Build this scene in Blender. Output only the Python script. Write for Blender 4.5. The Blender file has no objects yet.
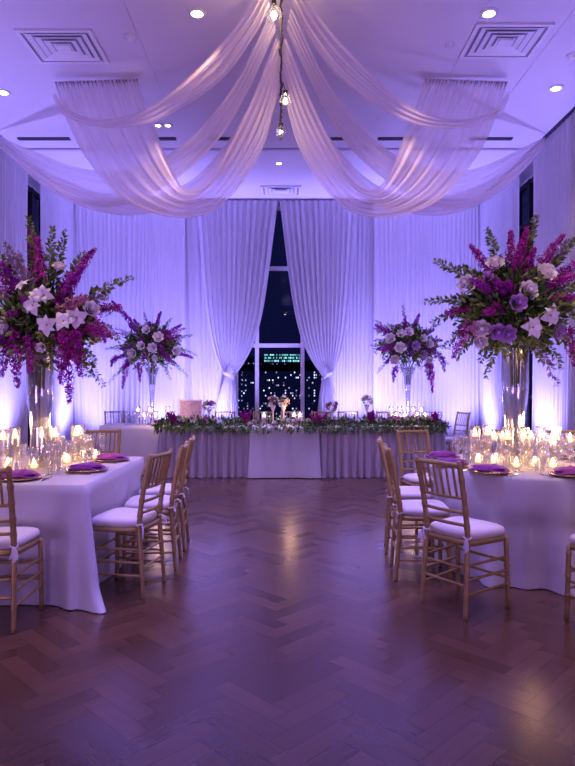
import bpy, math, random
from mathutils import Vector, Matrix
PI = math.pi
C = bpy.context.scene.collection
RNG = random.Random(7)
# camera facts worked out from the photograph (level camera, eye 1.39 m)
F, CX, HY, CH = 620.0, 287.5, 385.0, 1.39
CEIL = 4.82
XL, XR, YB, YF = -4.15, 3.76, 11.9, -3.0

def P(px, py, D):
    return Vector(((px - CX) * D / F, D, CH + (HY - py) * D / F))

# ------------------------------------------------------------------ mesh helpers
class MB:
    def __init__(s):
        s.v, s.f, s.uv = [], [], None
    def add(s, vs, fs, M=None):
        b = len(s.v)
        s.v += [(M @ Vector(p)) if M is not None else Vector(p) for p in vs]
        s.f += [tuple(b + i for i in f) for f in fs]
    def box(s, c, size, M=None):
        x, y, z = size[0] / 2, size[1] / 2, size[2] / 2
        vs = [(c[0] + a * x, c[1] + b * y, c[2] + d * z) for d in (-1, 1) for b in (-1, 1) for a in (-1, 1)]
        s.add(vs, [(0, 2, 3, 1), (4, 5, 7, 6), (0, 1, 5, 4), (2, 6, 7, 3), (0, 4, 6, 2), (1, 3, 7, 5)], M)
    def tube(s, path, radii, n=8, M=None, cap=True):
        path = [Vector(p) for p in path]
        if not hasattr(radii, '__len__'): radii = [radii] * len(path)
        t0 = (path[1] - path[0]).normalized()
        a = t0.cross(Vector((0, 0, 1)))
        if a.length < .01: a = t0.cross(Vector((0, 1, 0)))
        a.normalize()
        vs, fs = [], []
        for i, p in enumerate(path):
            t = (path[min(i + 1, len(path) - 1)] - path[max(i - 1, 0)]).normalized()
            a = (a - t * a.dot(t)).normalized(); b = t.cross(a)
            for k in range(n):
                w = 2 * PI * k / n
                vs.append(p + (a * math.cos(w) + b * math.sin(w)) * radii[i])
        for i in range(len(path) - 1):
            for k in range(n):
                k2 = (k + 1) % n
                fs.append((i * n + k, i * n + k2, (i + 1) * n + k2, (i + 1) * n + k))
        if cap:
            fs.append(tuple(range(n - 1, -1, -1))); fs.append(tuple((len(path) - 1) * n + k for k in range(n)))
        s.add(vs, fs, M)
    def lathe(s, prof, n=20, c=(0, 0, 0), M=None):
        vs, fs = [], []
        for r, z in prof:
            for k in range(n):
                w = 2 * PI * k / n
                vs.append((c[0] + r * math.cos(w), c[1] + r * math.sin(w), c[2] + z))
        for i in range(len(prof) - 1):
            for k in range(n):
                k2 = (k + 1) % n
                fs.append((i * n + k, i * n + k2, (i + 1) * n + k2, (i + 1) * n + k))
        s.add(vs, fs, M)
    def grid(s, fn, nu, nv, M=None, wrap=False):
        vs = [fn(i / nu, j / nv) for j in range(nv + 1) for i in range(nu + (0 if wrap else 1))]
        w = nu if wrap else nu + 1
        fs = []
        for j in range(nv):
            for i in range(nu):
                i2 = (i + 1) % w
                fs.append((j * w + i, j * w + i2, (j + 1) * w + i2, (j + 1) * w + i))
        s.add(vs, fs, M)
    def build(s, name, mat, parent=None, smooth=True, origin=None):
        me = bpy.data.meshes.new(name)
        vs = [(p - origin) for p in s.v] if origin is not None else s.v
        me.from_pydata([tuple(p) for p in vs], [], s.f)
        me.materials.append(mat)
        if smooth: me.polygons.foreach_set('use_smooth', [True] * len(me.polygons))
        me.update()
        o = bpy.data.objects.new(name, me); C.objects.link(o)
        if parent is not None: o.parent = parent
        elif origin is not None: o.location = origin
        return o

def tag(o, label, cat, group=None, kind=None):
    o['label'] = label; o['category'] = cat
    if group: o['group'] = group
    if kind: o['kind'] = kind
    return o
def thing(name, label, cat, loc=(0, 0, 0), rz=0, group=None):
    o = bpy.data.objects.new(name, None); C.objects.link(o)
    o.empty_display_size = .05
    o.location = loc; o.rotation_euler = (0, 0, rz)
    return tag(o, label, cat, group)
def struct(name, mb, mat, smooth=False, parent=None):
    o = mb.build(name, mat, parent, smooth)
    if parent is None: o['kind'] = 'structure'
    return o
def dup(root, loc, rz, label, group=None, scale=None):
    r = root.copy(); C.objects.link(r); r.location = loc; r.rotation_euler = (0, 0, rz); r['label'] = label
    if group: r['group'] = group
    if scale: r.scale = scale
    for ch in list(root.children):
        c = ch.copy(); C.objects.link(c); c.parent = r
        for g in list(ch.children):
            d = g.copy(); C.objects.link(d); d.parent = c
    return r
class Proto:
    """first placement moves the source itself, the rest are copies"""
    def __init__(s, root): s.root, s.used = root, False
    def place(s, loc, rz, label, group=None, scale=None):
        if not s.used:
            s.used = True; o = s.root
            o.location = loc; o.rotation_euler = (0, 0, rz); o['label'] = label
            if group: o['group'] = group
            s.base = o
            if scale: o.scale = scale
            return o
        return dup(s.root, loc, rz, label, group, scale or (1, 1, 1))

def spline(pts, n):
    pts = [Vector(p) for p in pts]; m = len(pts) - 1; out = []
    for k in range(n + 1):
        t = k / n * m; i = min(int(t), m - 1); t -= i
        p0, p1, p2, p3 = pts[max(i - 1, 0)], pts[i], pts[i + 1], pts[min(i + 2, m)]
        out.append(0.5 * ((2 * p1) + (p2 - p0) * t + (2 * p0 - 5 * p1 + 4 * p2 - p3) * t * t + (3 * p1 - p0 - 3 * p2 + p3) * t ** 3))
    return out

# ------------------------------------------------------------------ materials
def mat(name):
    m = bpy.data.materials.new(name); m.use_nodes = True
    nt = m.node_tree; nt.nodes.clear()
    out = nt.nodes.new('ShaderNodeOutputMaterial')
    return m, nt, out
def nd(nt, t, **kw):
    n = nt.nodes.new(t)
    for k, v in kw.items():
        if k in n.inputs: n.inputs[k].default_value = v
        else: setattr(n, k, v)
    return n
def rgba(c): return (c[0], c[1], c[2], 1)
def principled(name, col, rough=.6, metal=0, var=.15, scale=20, bump=0, island=0, emis=None, coat=0, sheen=0, sub=0):
    m, nt, out = mat(name)
    b = nd(nt, 'ShaderNodeBsdfPrincipled', Roughness=rough, Metallic=metal)
    b.inputs['Coat Weight'].default_value = coat
    b.inputs['Sheen Weight'].default_value = sheen
    tc = nd(nt, 'ShaderNodeTexCoord')
    nz = nd(nt, 'ShaderNodeTexNoise', Scale=scale, Detail=3)
    nt.links.new(tc.outputs['Object'], nz.inputs['Vector'])
    hs = nd(nt, 'ShaderNodeHueSaturation', Color=rgba(col))
    mr = nd(nt, 'ShaderNodeMapRange'); mr.inputs['To Min'].default_value = 1 - var; mr.inputs['To Max'].default_value = 1 + var
    nt.links.new(nz.outputs['Fac'], mr.inputs['Value'])
    val = mr.outputs[0]
    if island:
        g = nd(nt, 'ShaderNodeNewGeometry')
        mi = nd(nt, 'ShaderNodeMapRange'); mi.inputs['To Min'].default_value = 1 - island; mi.inputs['To Max'].default_value = 1 + island
        nt.links.new(g.outputs['Random Per Island'], mi.inputs['Value'])
        mm = nd(nt, 'ShaderNodeMath', operation='MULTIPLY')
        nt.links.new(val, mm.inputs[0]); nt.links.new(mi.outputs[0], mm.inputs[1]); val = mm.outputs[0]
    nt.links.new(val, hs.inputs['Value'])
    nt.links.new(hs.outputs[0], b.inputs['Base Color'])
    if bump:
        bp = nd(nt, 'ShaderNodeBump', Strength=bump, Distance=.01)
        nt.links.new(nz.outputs['Fac'], bp.inputs['Height']); nt.links.new(bp.outputs[0], b.inputs['Normal'])
    if emis:
        b.inputs['Emission Color'].default_value = rgba(emis[0]); b.inputs['Emission Strength'].default_value = emis[1]
    nt.links.new(b.outputs[0], out.inputs[0])
    return m
def fabric(name, col, transl=.4, transp=0, weave=(260, 260, 8), var=.12):
    m, nt, out = mat(name)
    tc = nd(nt, 'ShaderNodeTexCoord'); mp = nd(nt, 'ShaderNodeMapping'); mp.inputs['Scale'].default_value = weave
    nz = nd(nt, 'ShaderNodeTexNoise', Scale=1.0, Detail=2)
    nt.links.new(tc.outputs['Object'], mp.inputs[0]); nt.links.new(mp.outputs[0], nz.inputs['Vector'])
    mr = nd(nt, 'ShaderNodeMapRange'); mr.inputs['To Min'].default_value = 1 - var; mr.inputs['To Max'].default_value = 1 + var * .4
    hs = nd(nt, 'ShaderNodeHueSaturation', Color=rgba(col))
    nt.links.new(nz.outputs['Fac'], mr.inputs['Value']); nt.links.new(mr.outputs[0], hs.inputs['Value'])
    d = nd(nt, 'ShaderNodeBsdfDiffuse'); t = nd(nt, 'ShaderNodeBsdfTranslucent')
    nt.links.new(hs.outputs[0], d.inputs['Color']); nt.links.new(hs.outputs[0], t.inputs['Color'])
    mx = nd(nt, 'ShaderNodeMixShader', Fac=transl)
    nt.links.new(d.outputs[0], mx.inputs[1]); nt.links.new(t.outputs[0], mx.inputs[2])
    last = mx
    sh = nd(nt, 'ShaderNodeBsdfGlossy', Roughness=.45); sm = nd(nt, 'ShaderNodeMixShader', Fac=.06)
    nt.links.new(last.outputs[0], sm.inputs[1]); nt.links.new(sh.outputs[0], sm.inputs[2]); last = sm
    if transp:
        lw = nd(nt, 'ShaderNodeLayerWeight', Blend=.35)
        m2 = nd(nt, 'ShaderNodeMapRange'); m2.inputs['To Min'].default_value = 1 - transp; m2.inputs['To Max'].default_value = .74
        nt.links.new(lw.outputs['Facing'], m2.inputs['Value'])
        tr = nd(nt, 'ShaderNodeBsdfTransparent'); x = nd(nt, 'ShaderNodeMixShader')
        nt.links.new(m2.outputs[0], x.inputs[0]); nt.links.new(tr.outputs[0], x.inputs[1]); nt.links.new(last.outputs[0], x.inputs[2]); last = x
    nt.links.new(last.outputs[0], out.inputs[0])
    return m
def glassy(name, tint=(1, 1, 1), gloss=.9, milk=.08, rough=.03, lo=.09):
    m, nt, out = mat(name)
    lw = nd(nt, 'ShaderNodeLayerWeight', Blend=.25)
    tr = nd(nt, 'ShaderNodeBsdfTransparent', Color=rgba(tint)); gl = nd(nt, 'ShaderNodeBsdfGlossy', Roughness=rough)
    mr = nd(nt, 'ShaderNodeMapRange'); mr.inputs['To Min'].default_value = lo; mr.inputs['To Max'].default_value = gloss
    nt.links.new(lw.outputs['Facing'], mr.inputs['Value'])
    mx = nd(nt, 'ShaderNodeMixShader'); nt.links.new(mr.outputs[0], mx.inputs[0])
    nt.links.new(tr.outputs[0], mx.inputs[1]); nt.links.new(gl.outputs[0], mx.inputs[2])
    df = nd(nt, 'ShaderNodeBsdfTranslucent', Color=(.95, .93, .95, 1)); m2 = nd(nt, 'ShaderNodeMixShader', Fac=milk)
    nt.links.new(mx.outputs[0], m2.inputs[1]); nt.links.new(df.outputs[0], m2.inputs[2])
    nt.links.new(m2.outputs[0], out.inputs[0])
    return m
def emitter(name, col, s):
    m, nt, out = mat(name)
    e = nd(nt, 'ShaderNodeEmission', Color=rgba(col), Strength=s)
    nt.links.new(e.outputs[0], out.inputs[0]); return m

PLW = .098; PLN = 4
def floor_mat():
    m, nt, out = mat('herringbone_parquet')
    b = nd(nt, 'ShaderNodeBsdfPrincipled', Roughness=.33)
    b.inputs['Specular IOR Level'].default_value = .7; b.inputs['Coat Weight'].default_value = .55; b.inputs['Coat Roughness'].default_value = .22
    uv = nd(nt, 'ShaderNodeUVMap'); uv.uv_map = 'plank'
    g = nd(nt, 'ShaderNodeNewGeometry')
    ramp = nd(nt, 'ShaderNodeValToRGB')
    e = ramp.color_ramp.elements
    e[0].color = (.098, .047, .026, 1); e[1].color = (.150, .074, .041, 1)
    x = e.new(.5); x.color = (.122, .059, .033, 1)
    nt.links.new(g.outputs['Random Per Island'], ramp.inputs[0])
    mp = nd(nt, 'ShaderNodeMapping'); mp.inputs['Scale'].default_value = (5, 55, 1)
    nt.links.new(uv.outputs[0], mp.inputs[0])
    sx0 = nd(nt, 'ShaderNodeCombineXYZ'); nt.links.new(g.outputs['Random Per Island'], sx0.inputs[2])
    va = nd(nt, 'ShaderNodeVectorMath', operation='MULTIPLY_ADD'); va.inputs[1].default_value = (1, 1, 90)
    nt.links.new(sx0.outputs[0], va.inputs[0]); nt.links.new(mp.outputs[0], va.inputs[2])
    nz = nd(nt, 'ShaderNodeTexNoise', Scale=1, Detail=5, Roughness=.6)
    nt.links.new(va.outputs[0], nz.inputs['Vector'])
    mr = nd(nt, 'ShaderNodeMapRange'); mr.inputs['To Min'].default_value = .72; mr.inputs['To Max'].default_value = 1.28
    nt.links.new(nz.outputs['Fac'], mr.inputs['Value'])
    # joint darkening from distance to the plank edge
    sp = nd(nt, 'ShaderNodeSeparateXYZ'); nt.links.new(uv.outputs[0], sp.inputs[0])
    def edge(sock, size):
        a = nd(nt, 'ShaderNodeMath', operation='SUBTRACT'); a.inputs[0].default_value = size; nt.links.new(sock, a.inputs[1])
        mn = nd(nt, 'ShaderNodeMath', operation='MINIMUM'); nt.links.new(sock, mn.inputs[0]); nt.links.new(a.outputs[0], mn.inputs[1]); return mn
    a = edge(sp.outputs[0], PLW * PLN); c = edge(sp.outputs[1], PLW)
    mn = nd(nt, 'ShaderNodeMath', operation='MINIMUM'); nt.links.new(a.outputs[0], mn.inputs[0]); nt.links.new(c.outputs[0], mn.inputs[1])
    er = nd(nt, 'ShaderNodeMapRange'); er.inputs['From Max'].default_value = .004; er.inputs['To Min'].default_value = .45
    nt.links.new(mn.outputs[0], er.inputs['Value'])
    mm = nd(nt, 'ShaderNodeMath', operation='MULTIPLY'); nt.links.new(mr.outputs[0], mm.inputs[0]); nt.links.new(er.outputs[0], mm.inputs[1])
    hs = nd(nt, 'ShaderNodeHueSaturation'); nt.links.new(ramp.outputs[0], hs.inputs['Color']); nt.links.new(mm.outputs[0], hs.inputs['Value'])
    nt.links.new(hs.outputs[0], b.inputs['Base Color'])
    bp = nd(nt, 'ShaderNodeBump', Strength=.06, Distance=.001); nt.links.new(mm.outputs[0], bp.inputs['Height']); nt.links.new(bp.outputs[0], b.inputs['Normal'])
    rr = nd(nt, 'ShaderNodeMapRange'); rr.inputs['To Min'].default_value = .26; rr.inputs['To Max'].default_value = .30
    nt.links.new(g.outputs['Random Per Island'], rr.inputs['Value']); nt.links.new(rr.outputs[0], b.inputs['Roughness'])
    nt.links.new(b.outputs[0], out.inputs[0])
    return m
def city_mat(name, base, cell, dens, tint, strength):
    m, nt, out = mat(name)
    tc = nd(nt, 'ShaderNodeTexCoord'); mp = nd(nt, 'ShaderNodeVectorMath', operation='MULTIPLY'); mp.inputs[1].default_value = (1 / cell[0], 1 / cell[0], 1 / cell[1])
    nt.links.new(tc.outputs['Object'], mp.inputs[0])
    fl = nd(nt, 'ShaderNodeVectorMath', operation='FLOOR'); nt.links.new(mp.outputs[0], fl.inputs[0])
    wn = nd(nt, 'ShaderNodeTexWhiteNoise'); nt.links.new(fl.outputs[0], wn.inputs['Vector'])
    fr = nd(nt, 'ShaderNodeVectorMath', operation='FRACTION'); nt.links.new(mp.outputs[0], fr.inputs[0])
    ds = nd(nt, 'ShaderNodeSeparateXYZ'); nt.links.new(fr.outputs[0], ds.inputs[0])
    def inside(s, lo, hi):
        a = nd(nt, 'ShaderNodeMath', operation='GREATER_THAN'); a.inputs[1].default_value = lo; nt.links.new(s, a.inputs[0])
        b = nd(nt, 'ShaderNodeMath', operation='LESS_THAN'); b.inputs[1].default_value = hi; nt.links.new(s, b.inputs[0])
        c = nd(nt, 'ShaderNodeMath', operation='MULTIPLY'); nt.links.new(a.outputs[0], c.inputs[0]); nt.links.new(b.outputs[0], c.inputs[1]); return c
    i1 = inside(ds.outputs[0], .15, .85); i2 = inside(ds.outputs[2], .2, .8)
    th = nd(nt, 'ShaderNodeMath', operation='GREATER_THAN'); th.inputs[1].default_value = 1 - dens; nt.links.new(wn.outputs['Value'], th.inputs[0])
    m1 = nd(nt, 'ShaderNodeMath', operation='MULTIPLY'); nt.links.new(i1.outputs[0], m1.inputs[0]); nt.links.new(i2.outputs[0], m1.inputs[1])
    m2 = nd(nt, 'ShaderNodeMath', operation='MULTIPLY'); nt.links.new(m1.outputs[0], m2.inputs[0]); nt.links.new(th.outputs[0], m2.inputs[1])
    pw = nd(nt, 'ShaderNodeMath', operation='MULTIPLY'); sc_ = nd(nt, 'ShaderNodeSeparateColor'); nt.links.new(wn.outputs['Color'], sc_.inputs[0])
    nt.links.new(m2.outputs[0], pw.inputs[0]); nt.links.new(sc_.outputs[1], pw.inputs[1])
    mixc = nd(nt, 'ShaderNodeMixRGB', Fac=.3); mixc.inputs[1].default_value = rgba([c * strength for c in tint])
    nt.links.new(wn.outputs['Color'], mixc.inputs[2])
    nav = nd(nt, 'ShaderNodeMixRGB'); nav.inputs[1].default_value = (.006, .008, .030, 1)  # unlit walls emit faint navy in place of night light on them
    nt.links.new(pw.outputs[0], nav.inputs[0]); nt.links.new(mixc.outputs[0], nav.inputs[2])
    b = nd(nt, 'ShaderNodeBsdfPrincipled', Roughness=.8); b.inputs['Base Color'].default_value = rgba(base)
    nt.links.new(nav.outputs[0], b.inputs['Emission Color']); b.inputs['Emission Strength'].default_value = 1.0
    nt.links.new(b.outputs[0], out.inputs[0]); return m

M = dict(
    floor=floor_mat(),
    wall=principled('painted_wall', (.55, .52, .58), .8, scale=3, var=.05),
    ceiling=principled('painted_ceiling', (.62, .57, .64), .85, scale=2, var=.04),
    trim=principled('grey_trim', (.48, .45, .54), .6, var=.05),
    slot=principled('dark_slot', (.03, .03, .05), .6, var=.05),
    frame=principled('white_window_frame', (.72, .70, .78), .5, var=.05),
    darkframe=principled('dark_window_frame', (.02, .02, .035), .5, var=.05),
    vent=principled('vent_white_metal', (.66, .63, .68), .5, var=.05),
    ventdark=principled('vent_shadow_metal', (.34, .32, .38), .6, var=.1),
    pane=glassy('window_glass', (.75, .78, .95), .12, 0.0, .03, .004),
    curtain=fabric('white_curtain', (.80, .78, .84), .35),
    sheer=fabric('sheer_chiffon', (.86, .75, .79), .38, .42, (90, 90, 90)),
    pleatshade=fabric('painted_pleat_shade', (.30, .22, .27), .3),
    tie=fabric('tie_band', (.82, .80, .88), .3),
    cloth=fabric('white_tablecloth', (.78, .76, .80), .12, var=.06, weave=(150, 150, 150)),
    skirt=fabric('lilac_table_skirt', (.72, .66, .74), .12, var=.06, weave=(150, 150, 150)),
    gold=principled('gold_chair_wood', (.47, .345, .15), .36, .3, .2, 30, bump=.05),
    cushion=principled('ivory_cushion', (.82, .77, .76), .85, var=.05, scale=60, sheen=.2),
    ribbon=principled('white_ribbon', (.82, .79, .82), .7, var=.05),
    charger=principled('gold_charger', (.72, .55, .32), .25, .8, .08),
    napkin=principled('purple_napkin', (.33, .045, .36), .75, var=.25, scale=30, sheen=.3),
    silver=principled('silver_cutlery', (.75, .72, .72), .2, 1, .05),
    glass=glassy('clear_glass'),
    vase=glassy('vase_glass', (.99, .99, 1), .95, .02),
    water=glassy('water', (.97, .97, 1), .6, .0, .03, .04),
    wax=principled('candle_wax', (.9, .75, .55), .6, var=.05, emis=((1, .55, .25), 2.2)),  # emission imitates flame light glowing through the wax
    flame=emitter('candle_flame', (1, .60, .26), 30),
    bulb=emitter('warm_bulb', (1, .78, .5), 25),
    down=emitter('downlight_lens', (1, .86, .7), 14),
    black=principled('black_metal', (.02, .02, .022), .5, var=.1),
    cable=principled('dark_twisted_cable', (.04, .03, .045), .8, var=.3, scale=60),
    leaf=principled('dark_green_leaf', (.085, .175, .05), .55, var=.2, island=.6),
    frond=principled('olive_fern_leaf', (.27, .36, .11), .6, var=.2, island=.5),
    palefrond=principled('pale_mauve_frond', (.42, .33, .40), .7, var=.2, island=.35),
    garland=principled('garland_leaf', (.15, .26, .10), .55, var=.2, island=.6),
    stem=principled('green_stem', (.10, .16, .06), .6, var=.2),
    magenta=principled('magenta_blossom', (.46, .022, .32), .6, var=.2, island=.55),
    violet=principled('violet_blossom', (.38, .022, .38), .6, var=.2, island=.5),
    pinkb=principled('pink_blossom', (.62, .27, .42), .6, var=.15, island=.3),
    white=principled('white_petal', (.93, .89, .90), .6, var=.05, island=.08, scale=60),
    lilac=principled('lilac_petal', (.66, .42, .76), .6, var=.1, island=.15),
    cream=principled('cream_petal', (.80, .66, .62), .6, var=.05, island=.12),
    yellow=principled('flower_centre', (.55, .42, .08), .6),
    card=principled('mottled_card', (.62, .46, .55), .7, var=.5, scale=22),
    ceramic=principled('pale_pedestal', (.72, .62, .66), .3, var=.08),
    tablewood=principled('table_plywood', (.35, .24, .14), .6),
    sky=principled('night_ground', (.01, .012, .03), .9),
)

# ------------------------------------------------------------------ the room
def build_floor():
    mb = MB(); uvs = []
    c45 = math.sqrt(.5)
    def rot(x, y): return ((x - y) * c45 * PLW, (x + y) * c45 * PLW)
    def plank(x0, y0, x1, y1, horiz):
        cx, cy = rot((x0 + x1) / 2, (y0 + y1) / 2)
        if not (XL - .3 < cx < XR + .3 and YF - .1 < cy < YB + .3): return
        q = [(x0, y0), (x1, y0), (x1, y1), (x0, y1)]
        mb.add([(*rot(*p), 0) for p in q], [(0, 1, 2, 3)])
        L, W = PLN * PLW, PLW
        uvs.extend([(0, 0), (L, 0), (L, W), (0, W)] if horiz else [(0, 0), (0, W), (L, W), (L, 0)])
    R = 260
    for k in range(-R, R):
        for j in range(-26, 26):
            o = 2 * PLN * j
            plank(k + o, k, k + o + PLN, k + 1, True)
            plank(k + o + PLN, k + 1 - PLN, k + o + PLN + 1, k + 1, False)
    o = mb.build('floor', M['floor'], smooth=False); o['kind'] = 'structure'
    ul = o.data.uv_layers.new(name='plank')
    for i, q in enumerate(uvs): ul.data[i].uv = q
    # concrete slab under the planks
    b = MB(); b.box(((XL + XR) / 2, (YF + YB) / 2, -.16), (XR - XL + .6, YB - YF + .6, .3)); s = b.build('floor', M['trim'], smooth=False); s['kind'] = 'structure'
build_floor()
b = MB(); b.box(((XL + XR) / 2, (YF + YB) / 2, CEIL + .1), (XR - XL + .6, YB - YF + .6, .2)); struct('ceiling', b, M['ceiling'])
# side walls with a glazed slot each, back wall open in the middle
LG, RG = (9.42, 9.95), (8.95, 9.52)      # gaps between the side drapes
LO, RO = (9.50, 10.75), (9.02, 10.35)    # glazed openings in the side walls behind them
def side_wall(name, x, gap, sgn):
    b = MB(); t = .2; xc = x + sgn * t / 2
    for y0, y1 in ((YF, gap[0]), (gap[1], YB)): b.box((xc, (y0 + y1) / 2, CEIL / 2), (t, y1 - y0, CEIL))
    b.box((xc, sum(gap) / 2, .1), (t, gap[1] - gap[0], .2)); b.box((xc, sum(gap) / 2, CEIL - .1), (t, gap[1] - gap[0], .2))
    struct(name, b, M['wall'])
side_wall('wall_left', XL, LO, -1); side_wall('wall_right', XR, RO, 1)
b = MB(); b.box(((XL + XR) / 2, YF - .1, CEIL / 2), (XR - XL + .4, .2, CEIL)); struct('wall_front', b, M['wall'])
WX0, WX1 = -1.75, 1.75
b = MB()
for x0, x1 in ((XL - .2, WX0), (WX1, XR + .2)): b.box(((x0 + x1) / 2, YB + .1, CEIL / 2), (x1 - x0, .2, CEIL))
b.box((0, YB + .1, .15), (WX1 - WX0, .2, .3)); b.box((0, YB + .1, CEIL - .015), (WX1 - WX0, .2, .03))
struct('wall_back', b, M['wall'])
# big window: frame with mullions and transoms, and its panes
b = MB(); s = 620 / YB
def wx(px): return (px - CX) / s
def wz(py): return CH + (HY - py) / s
for px in (212, 257, 302.5, 350): b.box((wx(px), YB + .02, CEIL / 2 + .13), (.075, .09, CEIL - .33))
for x in (WX0 + .04, WX1 - .04): b.box((x, YB + .02, CEIL / 2 + .1), (.08, .09, CEIL - .35))
for py in (268.5, 345.5): b.box((0, YB + .02, wz(py)), (WX1 - WX0, .085, .075))
for z in (.34, CEIL - .03): b.box((0, YB + .02, z), (WX1 - WX0, .09, .08))
w1 = struct('window_1', b, M['frame'])
b = MB(); b.box((0, YB + .06, CEIL / 2 + .12), (WX1 - WX0, .012, CEIL - .36)); b.build('pane', M['pane'], w1, False)
def side_window(n, x, gap):
    b = MB(); h = CEIL - .4; yc = sum(gap) / 2
    for y in (gap[0] + .04, gap[1] - .04, yc + .06): b.box((x, y, CEIL / 2), (.1, .07, h))
    for z in (.24, 1.2, 2.3, 3.95, CEIL - .24): b.box((x, yc, z), (.09, gap[1] - gap[0], .06))
    w = struct(n, b, M['darkframe'])
    b = MB(); b.box((x, yc, CEIL / 2), (.012, gap[1] - gap[0], h)); b.build('pane', M['pane'], w, False)
side_window('window_2', XL - .08, LO); side_window('window_3', XR + .08, RO)
for n, x, sg in (('baseboard_left', XL, 1), ('baseboard_right', XR, -1)):
    b = MB(); g = LG if sg > 0 else RG
    b.box((x + sg * .008, (YF + YB) / 2, .05), (.016, YB - YF, .1)); struct(n, b, M['trim'])
# curtain tracks and ceiling seams
k = 0
def trim(c, sz, m='trim'):
    global k; k += 1
    b = MB(); b.box(c, sz); struct('trim_%d' % k, b, M[m])
trim((XL + .2, (YF + YB) / 2, CEIL - .02), (.05, YB - YF - .3, .04)); trim((XR - .2, (YF + YB) / 2, CEIL - .02), (.05, YB - YF - .3, .04), 'slot')
trim((-.15, YB - .42, CEIL - .02), (XR - XL - .6, .05, .04))
for x in (-1.47, 1.80): trim((x, 2.6, CEIL - .003), (.012, 11, .006), 'ceiling')
trim((2.62, 2.6, CEIL - .003), (.012, 11, .006), 'ceiling')
trim((-.16, 9.0, CEIL - .012), (XR - XL - .5, .05, .024))

# linear slot diffusers
SD = 8.62
for i, (a, c) in enumerate(((18, 70), (153, 176), (208, 238), (330, 352), (378, 412), (470, 512))):
    x0, x1 = P(a, 0, SD).x, P(c, 0, SD).x
    b = MB(); b.box(((x0 + x1) / 2, SD, CEIL - .008), (x1 - x0, .075, .016))
    tag(b.build('slot_vent', M['slot'], None, False), 'thin dark slot vent in the ceiling, %s counting from the left' % ['first', 'second', 'third', 'fourth', 'fifth', 'sixth'][i], 'vent', 'slot vents across the ceiling')
# square ceiling diffusers
def diffuser(loc, w, d, label):
    t = thing('ceiling_vent', label, 'vent', loc, 0, 'ceiling diffusers')
    b = MB()
    for sx in (-1, 1): b.box((sx * (w / 2 - .02), 0, -.012), (.04, d, .024)); b.box((0, sx * (d / 2 - .02), -.012), (w - .08, .04, .024))
    b.build('frame', M['vent'], t, False)
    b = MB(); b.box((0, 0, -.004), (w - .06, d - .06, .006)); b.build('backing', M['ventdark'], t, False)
    for i in range(1, 5):
        f = 1 - i * .19; b = MB(); a, c = w / 2 * f, d / 2 * f; a2, c2 = a - .05, c - .042
        zo, zi = -.022, -.010
        vs = [(-a, -c, zo), (a, -c, zo), (a, c, zo), (-a, c, zo), (-a2, -c2, zi), (a2, -c2, zi), (a2, c2, zi), (-a2, c2, zi)]
        b.add(vs, [(0, 1, 5, 4), (1, 2, 6, 5), (2, 3, 7, 6), (3, 0, 4, 7)])
        b.build('louvre', M['vent'], t, False)
    b = MB(); b.box((0, 0, -.018), (w * .18, d * .18, .02)); b.build('centre_plate', M['vent'], t, False)
diffuser(P(64, 45.5, 6.27).xy.to_3d() + Vector((0, 0, CEIL)), .74, .62, 'square white louvred ceiling vent at upper left')
diffuser(P(504.5, 40.5, 6.17).xy.to_3d() + Vector((0, 0, CEIL)), .74, .62, 'square white louvred ceiling vent at upper right')
diffuser(Vector(((281 - CX) * 10.9 / F, 10.9, CEIL)), .7, .5, 'far ceiling vent above the window drapes')
# downlights
def downlight(px, py, label, r=.055):
    D = (CEIL - CH) * F / (HY - py); x = (px - CX) * D / F
    t = thing('downlight', label, 'ceiling light', (x, D, CEIL), 0, 'recessed downlights')
    b = MB(); b.lathe([(r, -.012), (r + .03, -.01), (r + .034, 0), (r, -.001), (r, -.012)], 24); b.build('trim_ring', M['vent'], t)
    b = MB(); b.lathe([(0, -.006), (r, -.006)], 24); b.build('lens', M['down'], t)
    return x, D
DL = [downlight(197, 13, 'recessed downlight beside the left square vent'), downlight(489, 13, 'recessed downlight above the right square vent'),
      downlight(556, 88, 'recessed downlight near the right wall drapes'), downlight(3, 92, 'recessed downlight at left edge of the ceiling'),
      downlight(279, 163, 'small recessed downlight centred behind the hanging bulbs', .04),
      downlight(158, 125, 'left of two close downlights behind the left swag', .035), downlight(168, 125, 'right of two close downlights behind the left swag', .035)]
def small_ceiling(px, py, name, label, r):
    D = (CEIL - CH) * F / (HY - py); x = (px - CX) * D / F
    b = MB(); b.lathe([(0, -.045), (r * .5, -.045), (r * .62, -.03), (r * .7, -.018), (r, -.015), (r, 0)], 20, (0, 0, 0))
    o = b.build(name, M['vent']); o.location = (x, D, CEIL); tag(o, label, 'smoke detector')
small_ceiling(130, 36, 'smoke_detector', 'small round detector on ceiling right of the left vent', .06)
small_ceiling(450, 44, 'smoke_detector', 'small round detector on ceiling left of the right vent', .05)
small_ceiling(572, 55, 'smoke_detector', 'small round detector on ceiling at right edge', .06)

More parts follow.
